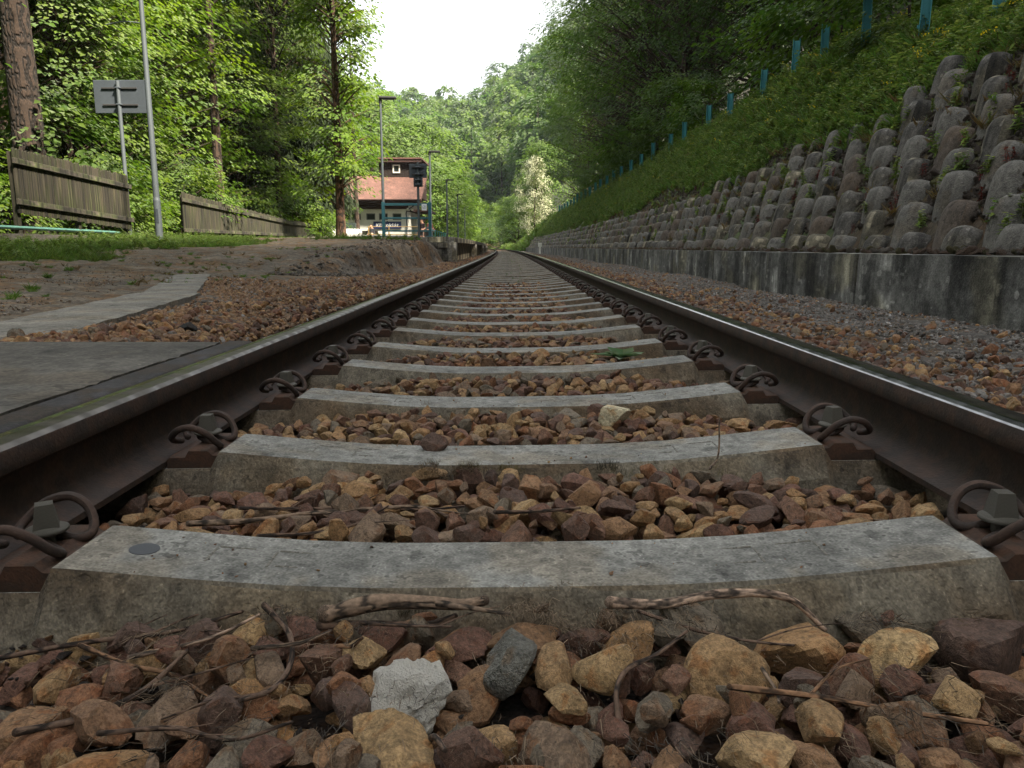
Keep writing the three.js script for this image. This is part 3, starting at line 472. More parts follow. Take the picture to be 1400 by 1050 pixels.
// twigs and branches on the stones
const rt = rng(31);
function twig(label, pts, r0, r1, mat, forks = 0, lift = 0.007) {
  r0 *= 0.8; r1 *= 0.75;
  // pts: [x, s]; the twig rests on whatever lies under it
  const P = pts.map(([x, s, up = 0]) => V(x - bend(s), Math.max(hmAt(x, s), hmAt(x + 0.012, s), hmAt(x, s + 0.012)) + r0 + lift + up, -s)); if (!pts.some((q) => q[2]))
  for (let k = 0; k < 2; k++) for (let i = 1; i < P.length - 1; i++) P[i].y = Math.max((P[i - 1].y + P[i + 1].y) / 2 - 0.006, P[i].y - 0.01);
  const rr = (t) => lerp(r0, r1, t) * (0.86 + 0.28 * vnoise(t * 9 + P[0].x * 40, 3.3)), seg = Math.max(20, pts.length * 9);
  const gs = [tube(P, rr, seg, 7)]; const c = new THREE.CatmullRomCurve3(P, false, 'centripetal');
  for (let i = 0; i < forks; i++) { const t = 0.2 + 0.7 * rt(), a = c.getPointAt(t), d = c.getTangentAt(t), s = rt() < 0.5 ? -1 : 1, L = 0.04 + rt() * 0.06; gs.push(tube([a, a.clone().add(V(d.x * L * 0.5 - d.z * s * L * 0.4, 0.008, d.z * L * 0.5 + d.x * s * L * 0.4)), a.clone().add(V(d.x * L - d.z * s * L * 0.6, 0.006 + rt() * 0.01, d.z * L + d.x * s * L * 0.6))], (u) => lerp(r1 * 0.8, r1 * 0.35, u), 10, 6)); }
  for (const e of [0, 1]) gs.push(move(new THREE.SphereGeometry(rr(e), 7, 5), ...P[e ? P.length - 1 : 0].toArray()));
  tag(mesh('twig', merge(gs), mat), label, 'twig'); 
}
twig('thick greenish grey broken branch lying against the middle of the nearest sleeper', [[-0.215, 0.815, 0], [-0.16, 0.826, 0.002], [-0.1, 0.832, 0.006], [-0.06, 0.836, 0.012], [-0.035, 0.838, 0.022]], 0.0135, 0.008, MAT.twigpale, 1);
twig('black broken bark branch under the greenish grey one', [[-0.22, 0.81], [-0.16, 0.82], [-0.1, 0.832], [-0.07, 0.84]], 0.007, 0.005, MAT.twig, 0);
twig('pale grey curved stick along the right front of the nearest sleeper', [[0.11, 0.825, 0.001], [0.17, 0.832, 0.004], [0.24, 0.838, 0.009], [0.32, 0.842, 0.018], [0.365, 0.842, 0.04]], 0.0085, 0.0055, MAT.stickpale, 0);
twig('long dark twig along the foot of the nearest sleeper at the far left', [[-0.6, 0.8], [-0.5, 0.83], [-0.4, 0.835], [-0.32, 0.84]], 0.0045, 0.003, MAT.twig, 3);
twig('bleached split stick at the left in front of the nearest sleeper', [[-0.42, 0.77], [-0.34, 0.8], [-0.29, 0.815]], 0.0035, 0.002, MAT.stickpale, 0);
twig('brown straight twig crossing the left foreground stones', [[-0.5, 0.815], [-0.42, 0.765], [-0.36, 0.735], [-0.31, 0.72]], 0.0038, 0.0028, MAT.twigbrown, 0);
twig('dark bent twig in the lower left corner', [[-0.46, 0.64], [-0.41, 0.66], [-0.37, 0.7], [-0.345, 0.745]], 0.005, 0.003, MAT.twig, 1);
twig('dark curved twig left of the large flat brown stone', [[-0.29, 0.83], [-0.25, 0.79], [-0.235, 0.735], [-0.24, 0.69], [-0.255, 0.65]], 0.0045, 0.003, MAT.twig, 2);
twig('grey twig pointing at the white lump from the left', [[-0.23, 0.8], [-0.19, 0.765], [-0.175, 0.757], [-0.16, 0.745]], 0.004, 0.0025, MAT.twigbrown, 0);
twig('short bleached twig in the left foreground', [[-0.275, 0.745], [-0.23, 0.765], [-0.2, 0.775]], 0.0035, 0.002, MAT.twigpale, 0);
twig('dark curved twig in the middle right foreground, bent like a hook', [[0.1, 0.66], [0.1, 0.69], [0.115, 0.72], [0.15, 0.745], [0.185, 0.765]], 0.004, 0.0025, MAT.twig, 0);
twig('thin twig lying along the lower right edge', [[0.2, 0.655], [0.29, 0.66], [0.37, 0.655], [0.44, 0.65]], 0.004, 0.003, MAT.twigbrown, 1);
twig('dark twig at the bottom middle beside the long ochre stone', [[-0.08, 0.64], [-0.07, 0.61], [-0.058, 0.578]], 0.004, 0.003, MAT.twig, 0);
twig('long grey branch between the nearest and second sleepers', [[-0.5, 1.12], [-0.42, 1.15], [-0.33, 1.19], [-0.24, 1.205], [-0.14, 1.2], [-0.07, 1.205]], 0.006, 0.0035, MAT.twigpale, 2);
twig('dark forked twig behind the nearest sleeper, lying across the grey branch', [[-0.45, 1.2], [-0.35, 1.22], [-0.24, 1.235], [-0.15, 1.215], [-0.08, 1.185]], 0.004, 0.0025, MAT.twig, 4);
twig('thin curved dark twig just behind the left half of the nearest sleeper', [[-0.38, 1.08], [-0.3, 1.1], [-0.24, 1.13], [-0.2, 1.16]], 0.0042, 0.002, MAT.twig, 1);
twig('small dark stick between stones behind the middle of the nearest sleeper', [[-0.03, 1.13], [0.03, 1.14], [0.1, 1.13]], 0.004, 0.003, MAT.twig, 0);
twig('thin dark twig lying across the stones below the pale grey stick', [[0.14, 0.81], [0.2, 0.8], [0.26, 0.785], [0.3, 0.765]], 0.003, 0.002, MAT.twig, 1);
twig('thin black twig between the white lump and the thick broken branch', [[-0.17, 0.79], [-0.12, 0.8], [-0.07, 0.79]], 0.0032, 0.002, MAT.twig, 1);
twig('thin dark twig at the very bottom left among the brown stones', [[-0.36, 0.6], [-0.3, 0.62], [-0.25, 0.61], [-0.2, 0.625]], 0.003, 0.002, MAT.twig, 2);
twig('short pale stick stuck between stones at the lower right', [[0.245, 0.7], [0.25, 0.67], [0.243, 0.645]], 0.0028, 0.002, MAT.twigpale, 0);
twig('thin grey twig standing up at the right behind the second sleeper', [[0.36, 1.37], [0.385, 1.41, 0.03], [0.39, 1.43, 0.07]], 0.0032, 0.002, MAT.twigpale, 0);
// dry needles, moss and litter between the stones
{
  const r = rng(33), ms = [], cs = [], blade = (() => { const g = new THREE.BufferGeometry(); g.setAttribute('position', new THREE.Float32BufferAttribute([-0.03, 0, 0, 0.03, 0, 0, 0.025, 0.5, 0.08, -0.025, 0.5, 0.08, 0, 1, 0.02], 3)); g.setIndex([0, 1, 2, 0, 2, 3, 3, 2, 4]); g.computeVertexNormals(); return g; })();
  const spot = (x, s, n, w, d, L, col, up) => { for (let i = 0; i < n; i++) { const a = x + (r() + r() + r() - 1.5) * w, b = s + (r() - 0.5) * d; ms.push(M4(V(a - bend(b), hmAt(a, b) + 0.002 + r() * 0.006, -b), QE(up ? (r() - 0.5) * 1.2 : 1.25 + (r() - 0.5) * 0.6, r() * 6.28, up ? (r() - 0.5) * 1.2 : (r() - 0.5)), V(L * 0.5, L * (0.6 + r() * 0.8), L))); const k = 0.6 + r() * 0.8; cs.push(C(col[0] * k, col[1] * k, col[2] * k)); } };
  const dry = [0.16, 0.115, 0.075], moss = [0.1, 0.085, 0.02], rusty = [0.22, 0.11, 0.02];
  for (let i = 0; i < 45; i++) spot((r() - 0.5) * 1.1, 0.56 + r() * 0.3, 45, 0.04, 0.04, 0.026, r() < 0.5 ? dry : [0.06, 0.05, 0.04], false);
  spot(0.06, 0.85, 900, 0.1, 0.08, 0.03, dry, false); spot(0.12, 0.82, 500, 0.12, 0.1, 0.03, dry, false); spot(-0.3, 0.8, 260, 0.2, 0.12, 0.03, dry, false); spot(0.15, 0.7, 350, 0.3, 0.2, 0.025, dry, false); spot(-0.25, 0.68, 250, 0.2, 0.15, 0.025, dry, false);
  spot(0.1, 0.878, 500, 0.02, 0.016, 0.011, rusty, true); spot(0.155, 0.879, 500, 0.03, 0.016, 0.012, moss, true); spot(0.05, 0.879, 300, 0.02, 0.014, 0.01, rusty, true); spot(-0.14, 0.875, 600, 0.04, 0.02, 0.012, [0.045, 0.04, 0.02], true); spot(-0.2, 0.872, 300, 0.02, 0.02, 0.012, [0.05, 0.045, 0.015], true);
  spot(-0.12, 1.4, 1400, 0.1, 0.07, 0.028, [0.14, 0.095, 0.05], false); spot(-0.1, 1.412, 700, 0.1, 0.025, 0.014, moss, true); spot(0.0, 1.408, 300, 0.08, 0.02, 0.012, moss, true); spot(0.17, 1.41, 300, 0.06, 0.03, 0.02, [0.04, 0.035, 0.02], true);
  for (let i = 0; i < 70; i++) spot((r() - 0.5) * 1.0, S0 + DS * (1 + ((r() * 12) | 0)) - 0.1 - r() * 0.05, 60, 0.05, 0.03, 0.014, r() < 0.5 ? moss : dry, r() < 0.5);
  stuff('moss_and_needles', blade, std({ color: C(1, 1, 1), roughness: 1, side: THREE.DoubleSide }), ms, cs, scene, 'dry needles and moss tufts between the stones along the sleepers');
}
// ------------------------------------------------------------------ right side: concrete wall, stacked planter blocks, fence posts
{
  const w = thing('concrete_wall', 'low streaked grey concrete wall along the right side of the track', 'wall');
  const joints = [-6, -3.2, -0.6, 2.0, 4.6, 7.12]; for (let s = 9.65; s < 122; s += 2.55) joints.push(s);
  const r = rng(61);
  for (let i = 0; i < joints.length - 1; i++) {
    const w2 = (q) => (q === 7.12 ? 0.025 : 0.012), a = joints[i] + w2(joints[i]), b = joints[i + 1] - w2(joints[i + 1]), n = Math.max(2, Math.round((b - a) / 0.25)), L = b - a, g = new THREE.BoxGeometry(0.36, 0.6, L, 4, 6, n), p = g.attributes.position, off = (r() - 0.5) * 0.016;
    for (let k = 0; k < p.count; k++) { const y = p.getY(k), z = p.getZ(k), s = (a + b) / 2 - z, nn = vnoise(s * 9 + 4, y * 12 + 8) - 0.5; if (p.getX(k) < -0.179) { p.setX(k, -0.18 + nn * 0.006 + off); if (y > 0.29) { p.setX(k, -0.172 + off); p.setY(k, y - 0.004 - Math.abs(nn) * 0.012); } } }
    const o = mesh('wall_panel', boxUV(g), MAT.wall, w), c = W(WALL + 0.18, 0.209 - 0.3, (a + b) / 2); o.position.copy(c); o.rotation.y = Math.atan2((a + b) / 2, 2500); o.userData = {};
    const uv = o.geometry.attributes.uv; for (let k = 0; k < uv.count; k++) uv.setXY(k, uv.getX(k) + i * 2.7, uv.getY(k) + i * 0.37);
  }
}
const blockTop = (s) => (s < 7 ? 9 : s < 9.5 ? 8 : s < 12 ? 7 : s < 17 ? 6 : 5);
const blockSpots = [];
{
  // a round front of concrete, open at the top and filled with soil
  const pot = (seed) => { const r = rng(seed), g0 = new THREE.LatheGeometry([[0.0, -0.14], [0.158, -0.14], [0.168, 0.0], [0.17, 0.1], [0.168, 0.17], [0.16, 0.21], [0.142, 0.246], [0.108, 0.268], [0.05, 0.276], [0, 0.275]].map((p) => new THREE.Vector2(...p)), 16); const g = mergeVertices((g0.deleteAttribute('uv'), g0.deleteAttribute('normal'), g0), 1e-4), p = g.attributes.position;
    for (let i = 0; i < p.count; i++) { const x = p.getX(i), y = p.getY(i), z = p.getZ(i), n = noise3(x * 9 + seed, y * 9, z * 9, 6) - 0.5, m = noise3(x * 28 + seed, y * 28, z * 28, 8) - 0.5; const k = 1 + n * 0.08 + m * 0.05; p.setXYZ(i, x * k * 0.88, y + n * 0.04 * (y > 0.2 ? 1.8 : 1), z * k * 1.02); }
    const o = boxUV(toCreasedNormals(g, 0.8)), uv = o.attributes.uv; for (let i = 0; i < uv.count; i++) uv.setXY(i, uv.getX(i) + seed * 0.37, uv.getY(i) + seed * 0.53); return o; };
  const POT = [1, 2, 3, 4, 5, 6, 7].map(pot), r = rng(62), mats = [MAT.block, MAT.block2, MAT.block3, MAT.block, MAT.block2];
  const t = thing('block_wall', 'steep bank of round stacked concrete planter blocks above the low wall', 'retaining wall');
  const spots = blockSpots;
  for (let c = 0; c < 168; c++) for (let k = 0; k < 10; k++) { const s = 1.9 + c * 0.72 + (k % 2) * 0.36; if (s > 118) continue; if (k >= blockTop(s) + (s > 14 ? 0 : (r() < 0.2 ? 1 : 0))) continue; spots.push({ s: s + (r() - 0.5) * 0.05, l: 3.56 + k * 0.169, y: 0.1 + k * 0.245 + (r() - 0.5) * 0.02, k, d: s }); }
  const order = [...spots].sort((a, b) => a.d - b.d), rest = POT.map(() => []);
  order.forEach((q, i) => {
    const p = W(q.l - 0.015 + (r() - 0.5) * 0.03, q.y, q.s), v = (r() * 7) | 0, e = [(r() - 0.5) * 0.1, (r() - 0.5) * 0.5, -0.22 + (r() - 0.5) * 0.1], sc = [1 + r() * 0.1, 1.02 + r() * 0.14, 0.98 + r() * 0.14];
    if (i < 292 && q.s > 3.8 || (i < 292 && q.k < 3 && q.s > 2.5)) { const o = mesh('block', POT[v], mats[(r() * 5) | 0], t); o.position.copy(p); o.rotation.set(...e); o.scale.set(...sc); }
    else if (q.s > 3.8) rest[v].push(M4(p, QE(...e), V(...sc)));
  });
  rest.forEach((m, v) => { if (m.length) { const o = stuff('far_block', POT[v], mats[v % 5], m, m.map(() => { const k = 0.8 + r() * 0.5; return C(k, k, k); }), t); } });
}
{
  const r = rng(63), U = (() => { const sh = new THREE.Shape(); [[-0.07, -0.07], [0.07, -0.07], [0.07, 0.07], [0.058, 0.07], [0.058, -0.058], [-0.058, -0.058], [-0.058, 0.07], [-0.07, 0.07]].forEach((p, i) => (i ? sh.lineTo(...p) : sh.moveTo(...p))); const g = new THREE.ExtrudeGeometry(sh, { depth: 1.85, bevelEnabled: false }); g.rotateX(-Math.PI / 2); g.rotateY(Math.PI * 0.85); return boxUV(g); })();
  const S = [10.3, 12.1, 14.0, 15.8, 17.4, 19.5, 22.2, 24.6, 27.8, 30.2, 33.6]; for (let s = 36.5; s < 84; s += 2.9) S.push(s);
  const words = ['nearest', 'second nearest', 'third nearest', 'fourth nearest', 'fifth nearest'];
  S.forEach((s, i) => {
    const l = FL, p = W(l, GY(l, s) - (i < 3 ? 0.85 : 1.08) + (r() - 0.5) * 0.16, s), t = thing('fence_post', i < 5 ? words[i] + ' teal steel fence post on the grassy top of the bank' : 'teal steel fence post farther along the top of the bank, beyond the fifth', 'fence post', p.toArray(), i < 5 ? undefined : 'teal posts farther along the bank');
    const o = mesh('steel_channel', U, MAT.fencepost, t); o.rotation.z = (r() - 0.5) * 0.03; o.scale.y = i < 3 ? 1.08 : 0.98;
    mesh('wire_bracket', box(0.03, 0.05, 0.03, -0.075, 1.1, 0.0, 0.004), MAT.fencepost, t);
  });
  const l0 = FL, a = W(l0 - 0.05, GY(l0, 10.3) + 0.42, 10.3), b = W(l0 + 0.1, GY(l0, 7) + 0.6, 6.5), m = a.clone().lerp(b, 0.5); m.y -= 0.04;
  tag(mesh('fence_wire', tube([a, m, b], 0.008, 16, 6), MAT.darkmetal), 'dark wire strung from the nearest teal fence post to the right', 'wire');
  const mk = thing('marker_post', 'small white marker post at the far end of the right wall', 'marker post', W(2.75, -0.3, 62).toArray()); mesh('post', box(0.16, 0.9, 0.16, 0, 0.45, 0), MAT.white, mk); mesh('number_plate', box(0.3, 0.32, 0.04, 0, 0.75, 0.1), MAT.white, mk);
}
// grass, weeds and flowers
const leafMat = (c, t = 0.35, r = 1) => new THREE.MeshPhysicalMaterial({ color: C(...c), vertexColors: true, transmission: t, thickness: 0, roughness: r, ior: 1.4, specularIntensity: 0.4, side: THREE.DoubleSide });
function quads() { return { p: [], c: [], i: [], leaf(b, d, n, L, w, col, droop = 0.12) { // base, direction, normal, length, width
  const s = V().crossVectors(d, n).normalize(), k = this.p.length / 3, m = b.clone().addScaledVector(d, L * 0.45).addScaledVector(n, -L * droop * 0.2), l = m.clone().addScaledVector(s, w / 2).addScaledVector(n, w * 0.14), r = m.clone().addScaledVector(s, -w / 2).addScaledVector(n, w * 0.14), t = b.clone().addScaledVector(d, L).addScaledVector(n, -L * droop);
  for (const q of [b, l, t, r]) this.p.push(q.x, q.y, q.z); for (let q = 0; q < 4; q++) this.c.push(...col); this.i.push(k, k + 1, k + 2, k, k + 2, k + 3); },
  geo() { const g = new THREE.BufferGeometry(); g.setAttribute('position', new THREE.Float32BufferAttribute(this.p, 3)); g.setAttribute('color', new THREE.Float32BufferAttribute(this.c, 3)); g.setIndex(this.i); g.computeVertexNormals(); return g; } }; }
const rdir = (r) => { const a = r() * 6.2832, y = r() * 2 - 1, q = Math.sqrt(1 - y * y); return V(q * Math.cos(a), y, q * Math.sin(a)); };
function tuftGeo(seed, n, h, w, lean, green) {
  const r = rng(seed), q = quads();
  for (let i = 0; i < n; i++) { const a = r() * 6.28, d = V(Math.cos(a) * lean * (0.3 + r()), 1, Math.sin(a) * lean * (0.3 + r())).normalize(), k = 0.7 + r() * 0.6; q.leaf(V((r() - 0.5) * h * 0.6, -0.02, (r() - 0.5) * h * 0.6), d, V(-Math.sin(a), 0.2, Math.cos(a)).cross(d).normalize(), h * (0.5 + r() * 0.7), w * (0.7 + r() * 0.6), [green[0] * k * (0.9 + r() * 0.4), green[1] * k, green[2] * k], 0.25); }
  return q.geo();
}
function weedGeo(seed, h, nl, size, col, flower) {
  const r = rng(seed), q = quads();
  for (let s = 0; s < 3; s++) { const a = r() * 6.28, tip = V(Math.cos(a) * h * 0.35 * r(), h * (0.7 + r() * 0.5), Math.sin(a) * h * 0.35 * r()), b = V((r() - 0.5) * 0.1, -0.03, (r() - 0.5) * 0.1), d = tip.clone().sub(b).normalize(); q.leaf(b, d, V(1, 0, 0), tip.distanceTo(b), 0.012, [col[0] * 1.1, col[1] * 0.8, col[2]], 0); q.leaf(b, d, V(0, 0, 1), tip.distanceTo(b), 0.012, [col[0] * 1.1, col[1] * 0.8, col[2]], 0);
    for (let i = 0; i < nl; i++) { const t = 0.15 + 0.85 * (i + r()) / nl, p = b.clone().lerp(tip, t), dd = rdir(r); dd.y = dd.y * 0.4 + 0.1; dd.normalize(); const k = 0.7 + r() * 0.6; q.leaf(p, dd, V(dd.x * -0.3 + (r() - 0.5) * 0.5, 1, dd.z * -0.3 + (r() - 0.5) * 0.5).normalize(), size * (0.6 + r() * 0.8) * (1.15 - t * 0.5), size * 0.55 * (0.7 + r() * 0.5), [col[0] * k * (0.85 + r() * 0.5), col[1] * k, col[2] * k]); }
    if (flower) for (let i = 0; i < 2; i++) { const f = tip.clone().add(rdir(r).multiplyScalar(0.03)); q.leaf(f, rdir(r), V(0, 1, 0), 0.026, 0.024, flower, 0); q.leaf(f, rdir(r), V(0.5, 0.8, 0), 0.026, 0.024, flower, 0); } }
  return q.geo();
}
{
  const r = rng(71), green = [0.105, 0.2, 0.035], lime = [0.13, 0.21, 0.04];
  const kinds = [tuftGeo(1, 44, 0.26, 0.021, 1.1, green), tuftGeo(2, 30, 0.32, 0.016, 0.8, lime), weedGeo(3, 0.36, 16, 0.115, [0.1, 0.18, 0.028]), weedGeo(4, 0.45, 10, 0.08, [0.085, 0.12, 0.022], [0.65, 0.5, 0.02]), weedGeo(5, 0.28, 18, 0.1, [0.15, 0.23, 0.05]), weedGeo(6, 0.22, 9, 0.06, [0.12, 0.035, 0.025]), tuftGeo(7, 20, 0.3, 0.01, 0.7, [0.16, 0.13, 0.05])], M = kinds.map(() => []), cs = kinds.map(() => []);
  const put = (k, l, s, sc, dy = 0) => { const p = W(l, GY(l, s) + dy, s); M[k].push(M4(p, QE((r() - 0.5) * 0.4, r() * 6.28, (r() - 0.5) * 0.4), V(sc, sc * (0.8 + r() * 0.5), sc))); const q = 0.8 + r() * 0.45; cs[k].push(C(q, q, q * (0.8 + r() * 0.3))); };
  const near = (a, b, e = 1.9) => a + (b - a) * Math.pow(r(), e);
  for (let i = 0; i < 46000; i++) {                // on the bank, thick above the blocks and thin between them
    const s = near(3.5, 120), rows = blockTop(s), top = 3.55 + rows * 0.169, l = 3.55 + r() * 4.4, over = (l - top + (vnoise(s * 0.8, l * 2) - 0.5) * 0.9) / 0.5;
    const F = FL;
    if (over < 0) { if (r() < 0.04 + 0.12 * clamp(1 + over * 0.3)) put(r() < 0.4 ? 4 : r() < 0.4 ? 5 : r() < 0.8 ? 6 : 2, l, s, 0.3 + r() * 0.35, 0.08); continue; }
    if (Math.abs(l - F) < 0.35 && r() < 0.6) continue; if (l > F + 0.9 && s > 17 && r() < 0.8) continue;
    const k = r(); put(k < 0.3 ? 0 : k < 0.36 ? 1 : k < 0.62 ? 2 : k < 0.632 ? 3 : k < 0.985 ? 4 : 6, l, s, 0.5 + r() * 0.45 * clamp(0.5 + over * 0.3) + 0.05);
  }
  for (let i = 0; i < 2600; i++) { const s = near(3.5, 20), l = 5 + r() * 6; put(r() < 0.6 ? 0 : r() < 0.05 ? 3 : 4, l, s, 0.7 + r() * 0.6); }
  for (let i = 0; i < 26000; i++) {                // grass strip in front of the left fences and over the old platform
    const s = near(6, 30, 1.2), l = -5.2 - r() * 4.6; const thick = sstep(-5.0, -6.6, l + bump(l * 2 + 3, s * 2 + 40) * 3 + (s > 14 ? 1.3 * sstep(14, 22, s) : 0)); if (r() > thick) continue; const k = r(); put(k < 0.6 ? 0 : k < 0.85 ? 1 : 2, l, s, 0.2 + r() * 0.22 + (l < -7.6 && s < 21 ? 0.1 : 0) - (s > 17 ? 0.1 : 0));
  }
  for (let i = 0; i < 900; i++) { const s = near(3, 14), l = -2.6 - r() * 3.5; if (vnoise(l * 2.2, s * 1.4) < 0.62) continue; put(r() < 0.5 ? 6 : 0, l, s, 0.1 + r() * 0.14); }
  for (let i = 0; i < 500; i++) { const s = near(18, 26, 1), l = -2.2 - r() * 2.6; put(r() < 0.5 ? 2 : 0, l, s, 0.15 + r() * 0.25); }
  for (let i = 0; i < 1500; i++) { const s = 95 + r() * 60, l = r() < 0.5 ? 1.6 + r() * 5 : -1.8 - r() * 6; put(r() < 0.5 ? 2 : 0, l, s, 1.6 + r()); }
  for (let i = 0; i < 240; i++) { const s = 9 + r() * 60, l = (r() - 0.5) * 1.3; M[2].push(M4(W(l, -0.19, s), QE(0, r() * 6, 0), V(0.12, 0.12, 0.12).multiplyScalar(0.5 + r()))); cs[2].push(C(1, 1, 1)); }
  const gm = leafMat([1, 1, 1], 0.45);
  const nm = ['grass', 'tall_grass', 'weeds', 'yellow_flowering_weeds', 'pale_weeds', 'red_leaved_weeds', 'dry_grass'], lb = ['green grass on the bank and along the left fences', 'tall grass on the bank and along the left fences', 'leafy weeds on the bank above the blocks', 'weeds with small yellow flowers on the bank', 'pale green weeds between and above the blocks', 'small red leaved weeds between the blocks', 'dry straw coloured grass between the blocks and on the path'];
  kinds.forEach((g, k) => stuff(nm[k], g, gm, M[k], cs[k], scene, lb[k]));
  // moss and soil cushions on the block tops and on the ledge above the low wall
  const mm = [], mc = []; for (const q of blockSpots) if (q.s > 3.4 && q.s < 45) for (let i = 0; i < 9; i++) { const a = r() * 6.28, p = W(q.l + 0.14 + Math.cos(a) * 0.09, q.y + 0.19 + Math.cos(a) * 0.06 + r() * 0.03, q.s + 0.06 + Math.sin(a) * 0.22), k = 0.035 + r() * 0.07; mm.push(M4(p, QE(r(), r() * 6, r()), V(k * 1.4, k * 0.5, k * 1.3))); mc.push(r() < 0.55 ? C(0.06, 0.05, 0.018) : r() < 0.5 ? C(0.075, 0.05, 0.03) : C(0.085, 0.085, 0.025)); }
  for (let i = 0; i < 3800; i++) { const s = near(3.2, 50), p = W(3.2 + r() * 0.45, 0.205 + r() * 0.03, s), k = 0.015 + r() * r() * 0.06; mm.push(M4(p, QE(r() * 3, r() * 6, r() * 3), V(k, k * 0.7, k))); mc.push(r() < 0.45 ? C(0.09, 0.055, 0.035) : r() < 0.5 ? C(0.14, 0.12, 0.1) : C(0.07, 0.06, 0.02)); }
  for (let i = 0; i < 26000; i++) { const s = near(3.6, 45), l = 3.7 + r() * 1.8, y = GY(l, s), k = 0.02 + r() * r() * 0.06; mm.push(M4(W(l, y + 0.01, s), QE(r() * 3, r() * 6, r() * 3), V(k, k * 0.6, k))); mc.push(r() < 0.6 ? C(0.055, 0.04, 0.028) : C(0.11, 0.09, 0.07)); }
  stuff('moss_cushions', STONELO[1], std({ color: C(1, 1, 1), roughness: 1, bumpMap: rep(T.dirtB, 3), bumpScale: 0.02 }), mm, mc, scene, 'brown moss, soil and grit between the blocks and on the wall ledge');
  // the green weed growing between two sleepers
  const w = thing('leafy_weed', 'green leafy weed growing in front of the fifth sleeper from the foreground', 'weed', W(0.41, -0.17, 2.88).toArray()), q = quads(); for (let i = 0; i < 13; i++) { const a = (i * 2.4) % 6.28, d = V(Math.cos(a), 0.15 + r() * 0.35, Math.sin(a)).normalize(); q.leaf(V(0, 0.02, 0), d, V(-d.x * 0.3, 1, -d.z * 0.3).normalize(), 0.07 + r() * 0.07, 0.05 + r() * 0.02, [0.07 + r() * 0.03, 0.15, 0.05]); }
  mesh('leaf', q.geo(), gm, w);
}
// ------------------------------------------------------------------ left side: fences, sign backs, lamps
const boardGeo = (h, w, seed) => { const sh = new THREE.Shape(), p = Math.min(0.03, w * 0.4); sh.moveTo(-w / 2, 0); sh.lineTo(w / 2, 0); sh.lineTo(w / 2, h - p); sh.quadraticCurveTo(w / 4, h - p * 0.2, 0, h); sh.quadraticCurveTo(-w / 4, h - p * 0.2, -w / 2, h - p); const g = boxUV(new THREE.ExtrudeGeometry(sh, { depth: 0.02, bevelEnabled: true, bevelSize: 0.003, bevelThickness: 0.004, bevelSegments: 1 })); const uv = g.attributes.uv; for (let i = 0; i < uv.count; i++) uv.setXY(i, uv.getX(i) + seed * 0.37, uv.getY(i) + seed * 0.61); return g; };
function fence(label, pts, pitch, bw, hs, rails, seed) { // pts: [x, z, y foot, height]
  const t = thing('wooden_fence', label, 'fence'), r = rng(seed), wm = [MAT.wood, MAT.wood2, MAT.wood, MAT.wood3], B = [1, 2, 3, 4, 5].map((k) => boardGeo(1, bw, k + seed));
  for (let k = 0; k < pts.length - 1; k++) {
    const [ax, az, ay, ah] = pts[k], [bx, bz, by, bh] = pts[k + 1], L = Math.hypot(bx - ax, bz - az), n = Math.round(L / pitch), turn = Math.atan2(-(bz - az), bx - ax);
    for (let i = 0; i < n; i++) { const f = (i + 0.5) / n, o = mesh('board', B[(r() * 5) | 0], wm[(r() * 4) | 0], t); o.position.set(lerp(ax, bx, f), lerp(ay, by, f) - r() * 0.03, lerp(az, bz, f)); o.rotation.set(0, turn + (r() - 0.5) * 0.05, (r() - 0.5) * 0.022); o.scale.y = lerp(ah, bh, f) + (r() - 0.5) * 0.03; }
    const nx = -(bz - az) / L, nz = (bx - ax) / L, side = 1;  // towards the track
    for (const h of rails) { const a = V(ax + nx * 0.05 * side, ay + ah * h, az + nz * 0.05 * side), b = V(bx + nx * 0.05 * side, by + bh * h, bz + nz * 0.05 * side), m = mesh('fence_rail', box(L + 0.1, 0.1, 0.05, 0, 0, 0, 0.008), MAT.railwood, t); m.position.copy(a.clone().lerp(b, 0.5)); m.rotation.order = 'YXZ'; m.rotation.y = turn; m.rotation.z = Math.atan2(b.y - a.y, L); }
    const np = Math.max(2, Math.round(L / 2.2)); for (let i = 0; i <= np; i++) { const f = clamp(i / np, 0.02, 0.98), m = mesh('fence_post', box(0.09, lerp(ah, bh, f) + 0.4, 0.09, 0, 0, 0, 0.008), MAT.wood2, t); m.position.set(lerp(ax, bx, f) - nx * 0.07, lerp(ay, by, f) + lerp(ah, bh, f) / 2 - 0.28, lerp(az, bz, f) - nz * 0.07); m.rotation.y = turn; }
  }
  return t;
}
fence('short mossy picket fence standing on the low concrete wall', [[-8.75, -13.8, 0.87, 1.12], [-8.72, -17.75, 0.68, 1.18]], 0.086, 0.07, 1, [0.16, 0.78], 3);
fence('long weathered plank fence running from the lamp post towards the station', [[-8.9, -21.0, 0.6, 1.13], [-9.1, -31.5, 0.68, 0.66], [-10.2, -42, 0.72, 0.76]], 0.21, 0.2, 1, [0.1, 0.8], 4);
